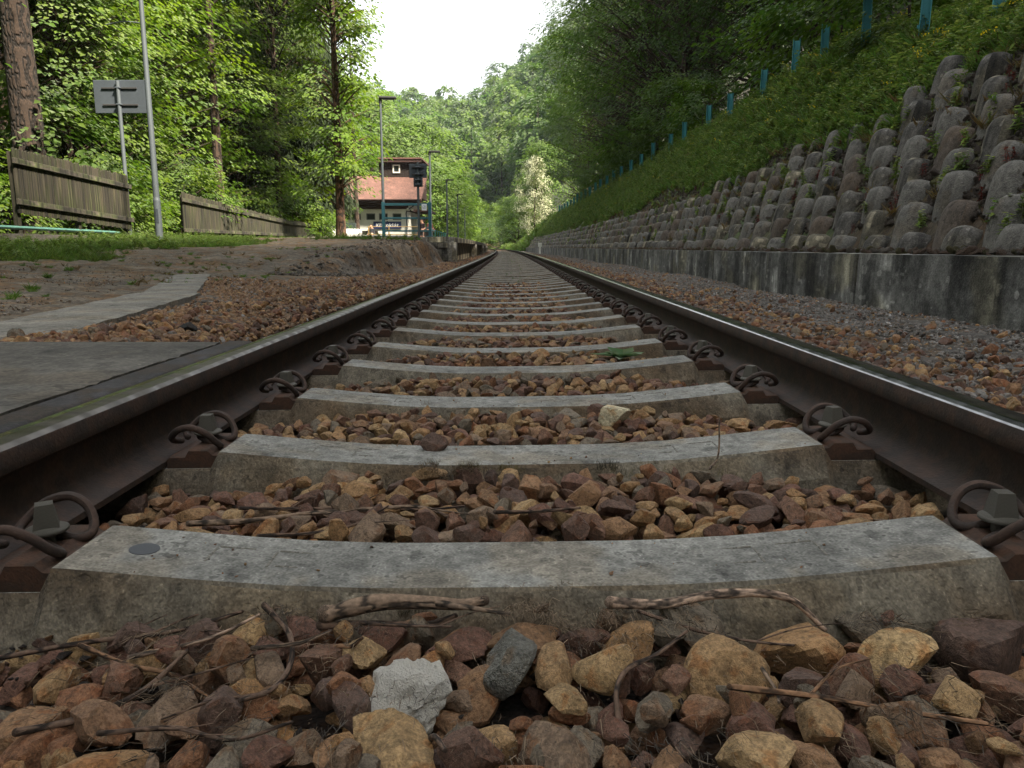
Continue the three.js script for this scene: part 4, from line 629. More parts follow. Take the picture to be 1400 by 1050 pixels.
{
  const t = thing('foundation_wall', 'low brown concrete wall under the short picket fence', 'wall'), edges = [6, 8.6, 11.2, 13.4, 15.2, 18.1], r = rng(81);
  for (let i = 0; i < 5; i++) { const a = edges[i] + 0.008, b = edges[i + 1] - 0.008, g = new THREE.BoxGeometry(0.35, 0.75, b - a, 4, 5, 14), p = g.attributes.position; for (let k = 0; k < p.count; k++) { const n = vnoise(p.getZ(k) * 5 + i * 9 + 40, p.getY(k) * 6 + 20) - 0.5; p.setX(k, p.getX(k) + n * 0.02); if (p.getY(k) > 0.37) p.setY(k, p.getY(k) - Math.abs(n) * 0.03); } const m = mesh('wall_block', boxUV(toCreasedNormals(g, 0.6)), MAT.slab, t); m.position.set(-8.62, 0.12 + (r() - 0.5) * 0.01, -(a + b) / 2); }
  tag(mesh('pipe', tube([V(-8.78, 0.66, -5.5), V(-8.79, 0.62, -11), V(-8.78, 0.58, -17.3)], 0.032, 20, 8), MAT.pipe), 'pale turquoise pipe lying on the low wall under the picket fence', 'pipe');
}
function lampPost(name, label, x, z, y, h, r0, r1, head, group) {
  const t = thing(name, label, 'lamp post', [x, y, z], group);
  mesh('post', merge([cyl(r0, r0, h * 0.22, 0, -0.2, 0), cyl(r0, r1 * 1.15, 0.06, 0, h * 0.22 - 0.2, 0), cyl(r1 * 1.15, r1 * 0.8, h * 0.78 + 0.12, 0, h * 0.22 - 0.14, 0)]), head === 'old' ? MAT.pole : MAT.pole, t);
  mesh('service_door', box(0.06, 0.3, 0.02, r0 * 0.2, h * 0.12, r0 * 0.92), MAT.signback, t);
  if (head === 'old') { mesh('lamp_head', move(box(0.26, 0.16, 0.62, 0, 0, 0, 0.05), 0.02, h, 0.22, 0.1), MAT.darkmetal, t); mesh('glass_cover', box(0.18, 0.03, 0.42, 0.02, h - 0.09, 0.26), MAT.signback, t); mesh('side_arm', tube([V(0, h - 0.75, 0), V(-0.4, h - 0.72, 0), V(-0.75, h - 0.78, 0)], 0.012, 10, 6), MAT.pole, t); }
  else { mesh('lamp_head', move(box(0.52, 0.07, 0.2, 0, 0, 0, 0.025), 0.22, h + 0.03, 0, 0, 0, -0.02), MAT.darkmetal, t); mesh('glass_cover', box(0.34, 0.02, 0.14, 0.24, h - 0.015, 0), MAT.signback, t); mesh('collar', cyl(r1 * 1.2, r1 * 1.2, 0.12, 0, h - 0.12, 0), MAT.darkmetal, t); }
  return t;
}
lampPost('lamp_post', 'tall old grey lamp post standing in the grass between the two wooden fences', -7.56, -16.6, HX(-7.56, -16.6) - 0.06, 5.2, 0.075, 0.055, 'old');
lampPost('lamp_post', 'nearest slim platform lamp, at the corner of the blue railing', -4.05, -24.2, 0.55, 4.1, 0.048, 0.04, 'new');
lampPost('lamp_post', 'second platform lamp, just right of the station house', -3.92, -36.5, 0.55, 4.0, 0.06, 0.055, 'new');
lampPost('lamp_post', 'third platform lamp, standing in front of the pale green trees', -4.45, -51.5, 0.55, 4.0, 0.065, 0.06, 'new');
lampPost('lamp_post', 'fourth platform lamp along the platform, counted from the station house', -4.75, -65.2, 0.55, 4.0, 0.065, 0.06, 'new');
lampPost('lamp_post', 'fifth and farthest platform lamp in front of the pale green trees', -5.5, -86, 0.55, 4.0, 0.065, 0.06, 'new');
function signBack(t, x, y, w, h) { mesh('sign_plate', box(w, h, 0.025, x, y, 0.06, 0.012), MAT.signback, t); for (const k of [-0.25, 0.25]) mesh('sign_bracket', box(w * 0.66, 0.035, 0.03, x * 0.6, y + k * h, 0.09, 0.004), MAT.darkmetal, t); for (const k of [-0.25, 0.25]) mesh('pipe_clamp', box(0.14, 0.045, 0.14, 0, y + k * h, 0.1, 0.02), MAT.signback, t); }
{
  const y = HX(-9.2, -18.8), t = thing('road_sign', 'large grey back of a sign on a post behind the picket fence', 'sign', [-9.2, y, -18.8]); mesh('post', cyl(0.045, 0.045, 4.05 - y, 0, 0, 0.12), MAT.pole, t); signBack(t, 0.02, 3.71 - y, 1.24, 0.74);
  const y2 = HX(-2.43, -19.9), q = thing('track_sign', 'post with two grey sign backs in front of the platform end', 'sign', [-2.43, y2, -19.9]); mesh('post', cyl(0.03, 0.03, 2.35 - y2, 0, 0, 0.1), MAT.pole, q); signBack(q, 0.0, 2.14 - y2, 0.44, 0.34); signBack(q, 0.0, 1.86 - y2, 0.23, 0.22);
}
// ------------------------------------------------------------------ platform
{
  const t = structure(new THREE.Group(), 'raised concrete platform on the left'); t.name = numbered('platform'); scene.add(t);
  const z0 = 22.2, Y = 0.555;
  const slabs = [22.2, 30, 38, 46, 54, 62, 70, 78, 86, 94, 102, 110];
  for (let i = 0; i < slabs.length - 1; i++) { const a = slabs[i] + 0.01, b = slabs[i + 1] - 0.01, m = (a + b) / 2, p = W(-3.72, 0, m), f = mesh('front_wall', box(3.9, 1.0, b - a, 0, 0, 0, 0), MAT.platform, t), e = mesh('top_slab', box(4.16, 0.16, b - a, 0, 0, 0, 0.012), MAT.platform, t); f.position.set(p.x - 0.14, Y - 0.16 - 0.5, p.z); e.position.set(p.x, Y - 0.08, p.z); f.rotation.y = e.rotation.y = Math.atan2(m, 2500); }
  for (const s of [22.45, 38, 54, 70, 86, 102]) { const p = W(-1.72, 0, s), sh = new THREE.Shape(); [[0, 0], [0.2, 0], [0.2, 1.0], [0, 1.0], [-0.06, 1.0], [-0.06, 0.9]].forEach((q, i) => (i ? sh.lineTo(...q) : sh.moveTo(...q))); const g = boxUV(new THREE.ExtrudeGeometry(sh, { depth: 0.5, bevelEnabled: true, bevelSize: 0.006, bevelThickness: 0.006, bevelSegments: 1 })); const m = mesh('pilaster', g, MAT.platform, t); m.position.set(p.x - 0.06, Y - 1.165, p.z - 0.25); }
  mesh('end_wall', box(2.3, 1.0, 0.2, -2.95, Y - 0.68, -z0 + 0.06), MAT.platform, t); mesh('end_beam', box(1.3, 0.13, 0.06, -2.55, Y - 0.24, -z0 + 0.2), MAT.platform, t);
  const r = thing('platform_railing', 'dark teal steel railing across the end of the platform', 'railing', [0, 0, -22.42]);
  for (const x of [-3.76, -2.43]) { mesh('railing_post', box(0.085, 0.98, 0.085, x, Y + 0.48, 0), MAT.teal, r); mesh('base_plate', box(0.2, 0.025, 0.2, x, Y + 0.013, 0), MAT.teal, r); }
  for (const y of [1.46, 1.08, 0.72]) mesh('railing_bar', box(1.33, y > 1.4 ? 0.07 : 0.05, 0.05, -3.095, y, 0.005), MAT.teal, r);
  const c = document.createElement('canvas'); c.width = 64; c.height = 80; const x = c.getContext('2d'); x.fillStyle = '#d9dee6'; x.fillRect(0, 0, 64, 80); x.strokeStyle = '#8d97a8'; x.lineWidth = 5; x.beginPath(); x.arc(32, 38, 22, 0, 7); x.stroke(); x.fillStyle = '#7c8596'; x.fillRect(28, 26, 8, 26); x.beginPath(); x.moveTo(16, 54); x.lineTo(48, 22); x.stroke();
  const tx = new THREE.CanvasTexture(c); tx.colorSpace = THREE.SRGBColorSpace; const n = thing('notice_plate', 'small white notice plate on the teal railing', 'notice', [-2.58, 1.38, -22.35]); mesh('plate', box(0.15, 0.18, 0.012, 0, 0, 0, 0.003), MAT.white, n); const pr = mesh('print', new THREE.PlaneGeometry(0.138, 0.168), std({ map: tx, roughness: 0.6 }), n); pr.position.z = 0.009;
  const yb = thing('yellow_barrier', 'thin yellow tube barrier beside the seated person', 'barrier', [0, 0, -45]); for (const xx of [-8.42, -7.25]) mesh('barrier_post', cyl(0.035, 0.035, 0.95, xx, 0.5, 0), MAT.yellow, yb); for (const y of [1.42, 0.98]) mesh('barrier_tube', move(cyl(0.022, 0.022, 2.95, 0, -1.475, 0), -6.95, y, 0, 0, 0, Math.PI / 2), MAT.yellow, yb);
  const fr = thing('platform_railing', 'low teal railing far along the back of the platform', 'railing', [0, 0, 0]); for (let i = 0; i < 10; i++) { const s = 52 + i * 2.4, p = W(-5.35, 0.55, s); mesh('railing_post', cyl(0.03, 0.03, 1.0, p.x, p.y, p.z, 8), MAT.fencepost, fr); } for (const y of [1.0, 1.5]) mesh('railing_bar', tube([52, 57, 62, 68, 73.6].map((s) => W(-5.35, y, s)), 0.025, 30, 6), MAT.fencepost, fr);
  const bin = thing('litter_bin', 'dark litter bin on the platform beside the third lamp', 'bin', W(-4.9, 0.555, 49).toArray()); mesh('bin_body', new THREE.LatheGeometry([[0, 0], [0.2, 0], [0.24, 0.7], [0.25, 0.72], [0.22, 0.72], [0.2, 0.1], [0, 0.1]].map((p) => new THREE.Vector2(...p)), 16), MAT.darkmetal, bin); mesh('bin_lid', move(cyl(0.26, 0.1, 0.14, 0, 0, 0), 0, 0.84, 0), MAT.darkmetal, bin); mesh('bin_post', cyl(0.02, 0.02, 0.5, 0, 0.5, -0.2, 8), MAT.darkmetal, bin);
}
// ------------------------------------------------------------------ station house
{
  const t = thing('station_house', 'white station house with a red brown roof and a dark brown upper storey', 'building', [0, 0, 0]);
  const X0 = -13.6, X1 = -8.06, Z0 = -58, Z1 = -66.5;
  const wins = [[-12.47, 0.5], [-11.72, 0.66], [-10.66, 0.66], [-9.73, 0.66], [-8.72, 0.66]], wy0 = 2.25, wy1 = 2.72;
  // the front wall is built round its window openings
  let x = X0; const segs = []; for (const [c, w] of wins) { segs.push(box(c - w / 2 - x, wy1 - wy0, 0.3, (x + c - w / 2) / 2, (wy0 + wy1) / 2, Z0 - 0.15, 0)); x = c + w / 2; } segs.push(box(X1 - x, wy1 - wy0, 0.3, (x + X1) / 2, (wy0 + wy1) / 2, Z0 - 0.15, 0));
  mesh('wall', merge([...segs, box(X1 - X0, wy0 - 1.12, 0.3, (X0 + X1) / 2, (wy0 + 1.12) / 2, Z0 - 0.15, 0), box(X1 - X0, 3.95 - wy1, 0.3, (X0 + X1) / 2, (wy1 + 3.95) / 2, Z0 - 0.15, 0), box(0.3, 2.9, Z0 - Z1 - 0.31, X1 - 0.15, 2.5, (Z0 + Z1) / 2 - 0.155, 0), box(0.3, 2.9, Z0 - Z1 - 0.31, X0 + 0.15, 2.5, (Z0 + Z1) / 2 - 0.155, 0)]), MAT.plaster, t);
  mesh('plinth', box(X1 - X0 + 0.04, 0.75, Z0 - Z1, (X0 + X1) / 2, 0.745, (Z0 + Z1) / 2 + 0.01, 0), MAT.signback, t);
  for (const [c, w] of wins) { const f = mesh('window_frame', merge([box(w, 0.06, 0.08, c, wy1 - 0.03, Z0 - 0.08, 0), box(w, 0.06, 0.08, c, wy0 + 0.03, Z0 - 0.08, 0), box(0.06, wy1 - wy0 - 0.12, 0.08, c - w / 2 + 0.03, (wy0 + wy1) / 2, Z0 - 0.08, 0), box(0.06, wy1 - wy0 - 0.12, 0.08, c + w / 2 - 0.03, (wy0 + wy1) / 2, Z0 - 0.08, 0)]), std({ color: C(0.12, 0.13, 0.12), roughness: 0.7 }), t); mesh('pane', box(w - 0.12, wy1 - wy0 - 0.12, 0.02, c, (wy0 + wy1) / 2, Z0 - 0.1, 0), MAT.pane, f); }
  // lean-to roof with its dark soffit
  const R = new THREE.Shape(); [[0, 0], [4.25, 2.0], [4.3, 1.86], [0.03, -0.16]].forEach((p, i) => (i ? R.lineTo(...p) : R.moveTo(...p)));
  const rg = move(boxUV(new THREE.ExtrudeGeometry(R, { depth: 7.4, bevelEnabled: false })), 0, 0, 0, 0, Math.PI / 2, 0); const rf = mesh('roof', rg, MAT.roof, t); rf.position.set(-14.2, 3.7, -57.1);
  mesh('soffit', box(6.9, 0.14, 0.9, -10.35, 3.46, -57.6, 0), MAT.brownwood, t); mesh('fascia', box(7.4, 0.2, 0.06, -10.5, 3.57, -57.05, 0), MAT.brownwood, t); mesh('gutter', move(cyl(0.06, 0.06, 7.3, 0, -3.65, 0, 8), -10.5, 3.64, -56.96, 0, 0, Math.PI / 2), MAT.brownwood, t); mesh('eaves_band', box(5.9, 0.34, 0.1, -10.8, 3.2, -57.9, 0), MAT.brownwood, t);  // last: a dark band across the top of the wall
  mesh('downpipe', tube([V(-7.05, 3.5, -57.0), V(-7.3, 3.3, -57.3), V(-8.0, 2.8, -57.85), V(-8.0, 2.4, -57.9), V(-8.0, 0.6, -57.9)], 0.04, 30, 8), MAT.signback, t);
  // upper storey of dark boards
  const U0 = -10.5, U1 = -7.35, UZ = -61.1;
  mesh('upper_storey', box(U1 - U0, 2.8, 4.5, (U0 + U1) / 2, 5.45, UZ - 2.25, 0), MAT.brownwood, t); for (let i = 0; i < 15; i++) mesh('cladding_board', box(0.195, 1.3, 0.03, U0 + 0.105 + i * 0.21, 6.1, UZ + 0.012, 0.005), MAT.brown, t);
  mesh('flat_roof', box(U1 - U0 + 0.34, 0.12, 5.1, (U0 + U1) / 2 + 0.05, 6.95, UZ - 2.15, 0.01), MAT.roof, t); mesh('roof_fascia', box(U1 - U0 + 0.3, 0.22, 0.08, (U0 + U1) / 2 + 0.05, 6.78, UZ + 0.3, 0), MAT.brownwood, t);
  const wf = mesh('window_frame', merge([box(0.56, 0.09, 0.1, -9.13, 6.46, UZ + 0.05, 0), box(0.56, 0.09, 0.1, -9.13, 5.93, UZ + 0.05, 0), box(0.09, 0.44, 0.1, -9.365, 6.195, UZ + 0.05, 0), box(0.09, 0.44, 0.1, -8.895, 6.195, UZ + 0.05, 0)]), MAT.white, t); mesh('pane', box(0.38, 0.44, 0.03, -9.13, 6.195, UZ + 0.045, 0), MAT.pane, wf);
  mesh('canopy', merge([box(1.5, 0.18, 4.5, X1 + 0.75, 3.02, -62.6, 0.02), box(0.08, 0.4, 0.08, X1 + 1.4, 2.75, -60.5, 0)]), MAT.brownwood, t); mesh('back_wall', box(X1 - X0 - 0.7, 2.9, 0.3, (X0 + X1) / 2, 2.5, Z1 + 0.2, 0), MAT.plaster, t);
  mesh('wall_lamp', merge([move(new THREE.SphereGeometry(0.12, 10, 8), -7.85, 3.0, -57.75), move(new THREE.SphereGeometry(0.12, 10, 8), -7.55, 3.0, -57.75)]), MAT.white, t); mesh('lamp_bracket', box(0.5, 0.06, 0.06, -7.75, 2.86, -57.8), MAT.darkmetal, t);
  // the name board
  const c = document.createElement('canvas'); c.width = 512; c.height = 128; const g = c.getContext('2d'); g.fillStyle = '#1c2f5e'; g.fillRect(0, 0, 512, 128); g.fillStyle = '#f2f4f6'; g.font = 'bold 100px sans-serif'; g.textAlign = 'center'; g.textBaseline = 'middle'; g.fillText('Křivoklát', 256, 68);
  const tx = new THREE.CanvasTexture(c); tx.colorSpace = THREE.SRGBColorSpace; const nb = thing('name_board', 'dark blue station name board with white lettering on the white wall', 'sign', [-9.44, 1.87, -57.93]); mesh('board', box(2.06, 0.52, 0.05, 0, 0, 0, 0.01), MAT.navy, nb); const pr = mesh('lettering', new THREE.PlaneGeometry(2.0, 0.48), std({ map: tx, roughness: 0.5 }), nb); pr.position.z = 0.029; mesh('board_bracket', box(0.08, 0.6, 0.06, 0, 0, -0.04), MAT.darkmetal, nb);
  const be = thing('bench', 'low dark bench against the white station wall under the seated person', 'bench', [-11.2, 0.56, -57.4]); mesh('seat', box(2.2, 0.05, 0.4, 0, 0.45, 0), MAT.brown, be); for (const k of [-0.9, 0.9]) mesh('leg', box(0.06, 0.43, 0.35, k, 0.215, 0), MAT.darkmetal, be); mesh('backrest', box(2.2, 0.3, 0.04, 0, 0.75, -0.22), MAT.brown, be);
}
// ------------------------------------------------------------------ people
function person(label, pos, turn, bones, paint, hair) {
  const t = thing('person', label, 'person', pos); t.rotation.y = turn;
  const N = 84, H = 1.0, m = new MarchingCubes(N, MAT.white, false, false, 60000), F = m.field, a = V(), k = 26, half = N / 2;
  const B = bones.map(([p, q, r0, r1]) => ({ p: V(...p), d: V(...q).sub(V(...p)), r0, r1 })); B.forEach((b) => { b.l2 = b.d.lengthSq() || 1e-9; });
  for (let z = 0; z < N; z++) for (let y = 0; y < N; y++) for (let x = 0; x < N; x++) { a.set((x - half) / half * H, (y - half) / half * H + 0.9, (z - half) / half * H); let s = 0; for (const b of B) { const dx = a.x - b.p.x, dy = a.y - b.p.y, dz = a.z - b.p.z, u = clamp((dx * b.d.x + dy * b.d.y + dz * b.d.z) / b.l2), d = Math.hypot(dx - b.d.x * u, dy - b.d.y * u, dz - b.d.z * u) - lerp(b.r0, b.r1, u); if (d < 0.3) s += Math.exp(-k * d); } F[z * N * N + y * N + x] = s > 0 ? Math.log(s) / k : -0.3; }
  m.isolation = 0; m.update(); const n = m.count, P = new Float32Array(n * 3), Nn = m.normalArray.slice(0, n * 3), col = new Float32Array(n * 3);
  for (let i = 0; i < n; i++) { const x = m.positionArray[i * 3] * H, y = m.positionArray[i * 3 + 1] * H + 0.9, z = m.positionArray[i * 3 + 2] * H; P.set([x, y, z], i * 3); col.set(paint(x, y, z), i * 3); }
  const g = new THREE.BufferGeometry(); g.setAttribute('position', new THREE.BufferAttribute(P, 3)); g.setAttribute('normal', new THREE.BufferAttribute(Nn, 3)); g.setAttribute('color', new THREE.BufferAttribute(col, 3));
  mesh('body', g, std({ vertexColors: true, roughness: 0.9 }), t); const h = mesh('hair', move(new THREE.SphereGeometry(0.112, 14, 10, 0, 6.3, 0, 1.7), 0, 0, 0), std({ color: C(0.02, 0.015, 0.012), roughness: 0.9 }), t); h.position.set(...hair); h.rotation.x = -0.35;
}
const skin = [0.45, 0.26, 0.18];
const hands = (w, f, s) => [[w, f, 0.03, 0.03], ...[-0.026, -0.009, 0.009, 0.026].map((o, i) => [[f[0] + o, f[1], f[2]], [f[0] + o * 1.2, f[1] - 0.07 - 0.012 * (i % 3), f[2] + 0.02], 0.011, 0.009]), [[f[0] - s * 0.02, f[1] + 0.03, f[2] + 0.01], [f[0] - s * 0.05, f[1] - 0.02, f[2] + 0.035], 0.012, 0.01]];
person('person in dark clothes sitting on the bench by the station wall', [-10.55, 0.55, -57.35], 0, [
  [[0, 0.55, -0.02], [0, 0.95, -0.06], 0.13, 0.15], [[-0.14, 1.0, -0.06], [0.14, 1.0, -0.06], 0.07, 0.07], [[0, 1.02, -0.05], [0, 1.14, -0.03], 0.055, 0.05], [[0, 1.2, -0.01], [0, 1.28, -0.02], 0.085, 0.09], [[0, 1.2, 0.08], [0, 1.23, 0.07], 0.014, 0.012],
  [[-0.1, 0.53, 0], [-0.15, 0.53, 0.42], 0.085, 0.065], [[0.1, 0.53, 0], [0.15, 0.53, 0.42], 0.085, 0.065], [[-0.15, 0.52, 0.42], [-0.15, 0.09, 0.44], 0.06, 0.04], [[0.15, 0.52, 0.42], [0.15, 0.09, 0.44], 0.06, 0.04], [[-0.15, 0.05, 0.42], [-0.17, 0.04, 0.6], 0.045, 0.035], [[0.15, 0.05, 0.42], [0.17, 0.04, 0.6], 0.045, 0.035],
  [[-0.19, 0.98, -0.06], [-0.25, 0.7, 0.02], 0.052, 0.042], [[-0.25, 0.7, 0.02], [-0.14, 0.63, 0.24], 0.04, 0.03], [[0.19, 0.98, -0.06], [0.25, 0.7, 0.02], 0.052, 0.042], [[0.25, 0.7, 0.02], [0.14, 0.63, 0.24], 0.04, 0.03], ...hands([-0.14, 0.63, 0.24], [-0.12, 0.65, 0.32], -1), ...hands([0.14, 0.63, 0.24], [0.12, 0.65, 0.32], 1)],
  (x, y, z) => (y > 1.08 || (z > 0.22 && Math.abs(x) < 0.2 && y > 0.57) ? skin : y < 0.1 ? [0.03, 0.03, 0.03] : y < 0.62 ? [0.11, 0.11, 0.12] : [0.02, 0.022, 0.028]), [0, 1.27, -0.03]);
const stander = (top, legs) => [[
  [[0, 0.98, 0], [0, 1.35, -0.01], 0.125, 0.145], [[-0.15, 1.4, -0.01], [0.15, 1.4, -0.01], 0.065, 0.065], [[0, 1.42, 0], [0, 1.53, 0.01], 0.052, 0.05], [[0, 1.6, 0.02], [0, 1.68, 0.01], 0.085, 0.09], [[0, 1.6, 0.11], [0, 1.63, 0.1], 0.014, 0.012],
  [[-0.09, 0.95, 0], [-0.11, 0.5, 0.02], 0.09, 0.06], [[-0.11, 0.5, 0.02], [-0.12, 0.09, 0], 0.058, 0.04], [[0.09, 0.95, 0], [0.12, 0.5, 0.04], 0.09, 0.06], [[0.12, 0.5, 0.04], [0.14, 0.09, 0.02], 0.058, 0.04], [[-0.12, 0.045, -0.03], [-0.14, 0.04, 0.15], 0.042, 0.033], [[0.14, 0.045, -0.01], [0.17, 0.04, 0.17], 0.042, 0.033],
  [[-0.2, 1.38, -0.01], [-0.27, 1.08, 0], 0.05, 0.04], [[-0.27, 1.08, 0], [-0.25, 0.84, 0.08], 0.038, 0.03], [[0.2, 1.38, -0.01], [0.27, 1.08, 0], 0.05, 0.04], [[0.27, 1.08, 0], [0.2, 0.98, 0.2], 0.038, 0.03], ...hands([-0.25, 0.84, 0.08], [-0.25, 0.77, 0.1], -1), ...hands([0.2, 0.98, 0.2], [0.19, 0.98, 0.27], 1)],
  (x, y, z) => (y > 1.47 || (Math.abs(x) > 0.17 && y < 1.12 && y > 0.6) ? skin : y < 0.1 ? [0.05, 0.05, 0.05] : y < 0.55 && legs[3] ? skin : y < 0.98 ? legs.slice(0, 3) : top), [0, 1.67, 0]];
person('person in a dark top and shorts standing at the corner of the station house', [-6.95, 0.555, -58.5], -0.5, ...stander([0.03, 0.02, 0.025], [0.1, 0.09, 0.1, 1]));
person('person in a reddish brown shirt and pale trousers by the station house', [-6.45, 0.555, -59.5], 0.7, ...stander([0.22, 0.07, 0.05], [0.5, 0.48, 0.46, 0]));
// ------------------------------------------------------------------ parked car behind the spruce trunk
{
  const t = thing('parked_car', 'white parked car half hidden behind the orange brown tree trunk', 'car', [-12.35, 0.36, -50.5]); t.rotation.y = 0.15;
  const sh = new THREE.Shape(); [[-2.05, 0.3], [-2.1, 0.72], [-1.7, 0.88], [-1.1, 0.95], [-0.95, 0.95], [1.85, 0.98], [2.05, 0.85], [2.08, 0.32], [1.75, 0.24], [-1.8, 0.24]].forEach((p, i) => (i ? sh.lineTo(...p) : sh.moveTo(...p)));
  mesh('body', move(boxUV(new THREE.ExtrudeGeometry(sh, { depth: 1.5, bevelEnabled: true, bevelSize: 0.1, bevelThickness: 0.1, bevelSegments: 3 })), 0.75, 0, 0, 0, Math.PI / 2), std({ color: C(0.75, 0.75, 0.73), roughness: 0.3 }), t);
  const cb = new THREE.Shape(); [[-0.95, 0.95], [-0.3, 1.42], [1.1, 1.44], [1.8, 0.98]].forEach((p, i) => (i ? cb.lineTo(...p) : cb.moveTo(...p))); mesh('cabin_glass', move(boxUV(new THREE.ExtrudeGeometry(cb, { depth: 1.36, bevelEnabled: true, bevelSize: 0.03, bevelThickness: 0.05, bevelSegments: 2 })), 0.68, 0, 0, 0, Math.PI / 2), MAT.pane, t);
  mesh('car_roof', box(1.36, 0.04, 1.45, 0, 1.475, -0.4, 0.015), MAT.white, t);
  for (const [x, z] of [[-0.78, 1.3], [0.78, 1.3], [-0.78, -1.35], [0.78, -1.35]]) { const w = mesh('wheel', move(cyl(0.31, 0.31, 0.2, 0, -0.1, 0, 18), x, 0.31, z, 0, 0, Math.PI / 2), MAT.darkmetal, t); mesh('rim', move(cyl(0.18, 0.18, 0.21, 0, -0.105, 0, 14), x, 0.31, z, 0, 0, Math.PI / 2), MAT.signback, w); }
  for (const k of [-1, 1]) mesh('headlight', box(0.34, 0.16, 0.08, k * 0.58, 0.72, 2.12, 0.02), MAT.signback, t);
}
// ------------------------------------------------------------------ trees
const TREE = {};
// A crown is sprays of leaves hung on twigs through the crown's volume; the wood reaches every third spray.
function treeGeo({ seed, h, base, rx, sprays, per, leaf, spread = 0.75, flat = 0.32, droop = 0.15, trunkR, cols, shell = 0.55, lean = 0.3, top = 1, shape = 'round', flower, limbs = 1 }) {
  const r = rng(seed), q = quads(), wood = [], tp = []; let lx = 0, lz = 0; const la = r() * 6.28;
  for (let i = 0; i <= 6; i++) { const t = i / 6; tp.push(V(lx, -0.3 + (h * 0.93 * top + 0.3) * t, lz)); lx += Math.cos(la) * lean * 0.16 + (r() - 0.5) * lean * 0.3; lz += Math.sin(la) * lean * 0.16 + (r() - 0.5) * lean * 0.3; }
  const tc = new THREE.CatmullRomCurve3(tp); wood.push(tube(tp, (t) => trunkR * (1 - t * 0.86) * (1 + 0.5 * Math.exp(-t * 26)), 26, 10));
  const at = (y) => tc.getPoint(clamp((y + 0.3) / (h * 0.93 * top + 0.3)));
  const prof = (t) => (shape === 'cone' ? Math.pow(1 - t, 0.8) * (0.9 + 0.1 * Math.sin(t * 40)) + 0.04 : shape === 'column' ? Math.sqrt(Math.max(0, 1 - Math.pow(t * 1.9 - 0.9, 2))) * 0.8 + 0.1 : Math.sqrt(Math.max(0, 1 - Math.pow((t - 0.42) / 0.6, 2))) * 0.94 + 0.06 * (1 - t));
  for (let i = 0; i < sprays; i++) {
    const t = shape === 'cone' ? 1 - Math.sqrt(r()) : Math.pow(r(), 0.9), y = base + (h - base) * t, a = r() * 6.2832, lump = 0.68 + 0.5 * vnoise(a * 2.2 + seed, y * 0.55 + seed * 3) + 0.24 * (vnoise(a * 5 + seed, y * 1.4) - 0.5), R = rx * prof(t) * lump * Math.pow(r(), shell * 0.5), c0 = at(y), c = V(c0.x + Math.cos(a) * R, y + (r() - 0.5) * 0.3, c0.z + Math.sin(a) * R), out = V(Math.cos(a), shape === 'cone' ? -0.35 : 0.05 - 0.25 * (1 - t), Math.sin(a)).normalize();
    if (i % 3 === 0 && limbs && R > 0.5) { const y0 = Math.max(base * 0.7, y - R * (shape === 'cone' ? -0.1 : 0.55)), s = at(y0), m = s.clone().lerp(c, 0.5); m.y += shape === 'cone' ? 0 : R * 0.06; const br = clamp(trunkR * 0.22 * (1 - t * 0.5), 0.012, 0.09) * (i % 9 === 0 ? 1.25 : 0.7); wood.push(tube([s, m, c], (u) => br * (1 - u * 0.75), 6, 5)); }
    if (shape !== 'cone' && vnoise(a * 2.6 + seed * 7, y * 0.55 + seed) < 0.47) continue;
    const k0 = cols[(r() * cols.length) | 0], kk = 0.82 + r() * 0.36, s1 = V(-out.z, 0.1 * (r() - 0.5), out.x);
    for (let j = 0; j < per; j++) {
      const u = Math.sqrt(r()), b = r() * 6.2832, ox = u * Math.cos(b) * spread, oz = u * Math.sin(b) * spread * 0.8, p = c.clone().addScaledVector(out, ox).addScaledVector(s1, oz); p.y += (r() - 0.5) * flat * 1.2 - u * u * droop * spread;
      const d = out.clone().multiplyScalar(0.5 + r()).addScaledVector(s1, (r() - 0.5) * 1.8 + Math.sign(oz) * 0.3); d.y += -0.35 * r() - droop; d.normalize();
      const n = V((r() - 0.5) * 0.9, 1, (r() - 0.5) * 0.9)  .addScaledVector(out, 0.75); n.addScaledVector(d, -n.dot(d)).normalize(); const g = kk * (0.85 + r() * 0.3), L = leaf * (0.65 + r() * 0.6);
      let col = k0; if (flower && r() < (vnoise(a * 3, y * 0.9, 256, 256, 3) > 0.45 ? flower : 0.08)) col = [0.54, 0.55, 0.47];
      q.leaf(p, d, n, L, L * (shape === 'cone' ? 0.34 : 0.62), [col[0] * g, col[1] * g, col[2] * g], 0.16);
    }
  }
  return [merge(wood), q.geo()];
}
const MAPLE = [[0.082, 0.15, 0.012], [0.098, 0.165, 0.013], [0.062, 0.125, 0.013], [0.115, 0.178, 0.014]], DARK = [[0.042, 0.082, 0.013], [0.05, 0.094, 0.014], [0.035, 0.07, 0.012]], MID = [[0.07, 0.12, 0.018], [0.082, 0.135, 0.02], [0.058, 0.105, 0.018]], LIME = [[0.095, 0.165, 0.026], [0.11, 0.18, 0.032], [0.08, 0.15, 0.024]], SPRUCE = [[0.022, 0.04, 0.016], [0.028, 0.048, 0.018]], HILL = [[0.06, 0.12, 0.022], [0.075, 0.14, 0.024], [0.048, 0.098, 0.02], [0.085, 0.145, 0.026]];  // DARK is lowered so the leaf colour carries the shade of the right wood
const leafM = leafMat([1.15, 1.15, 0.95], 0.64), leafWarm = leafMat([1.25, 1.25, 0.75], 0.62), leafShade = leafMat([0.66, 0.72, 0.75], 0.55), leafOld = leafMat([1.0, 0.9, 0.9], 0.45);  // the darker third copy puts the shade of the woods into the leaf colour
function proto(key, o, barkM = MAT.bark, leafMt = leafM) { const [w, c] = treeGeo(o); TREE[key] = { w, c, barkM, leafMt }; }
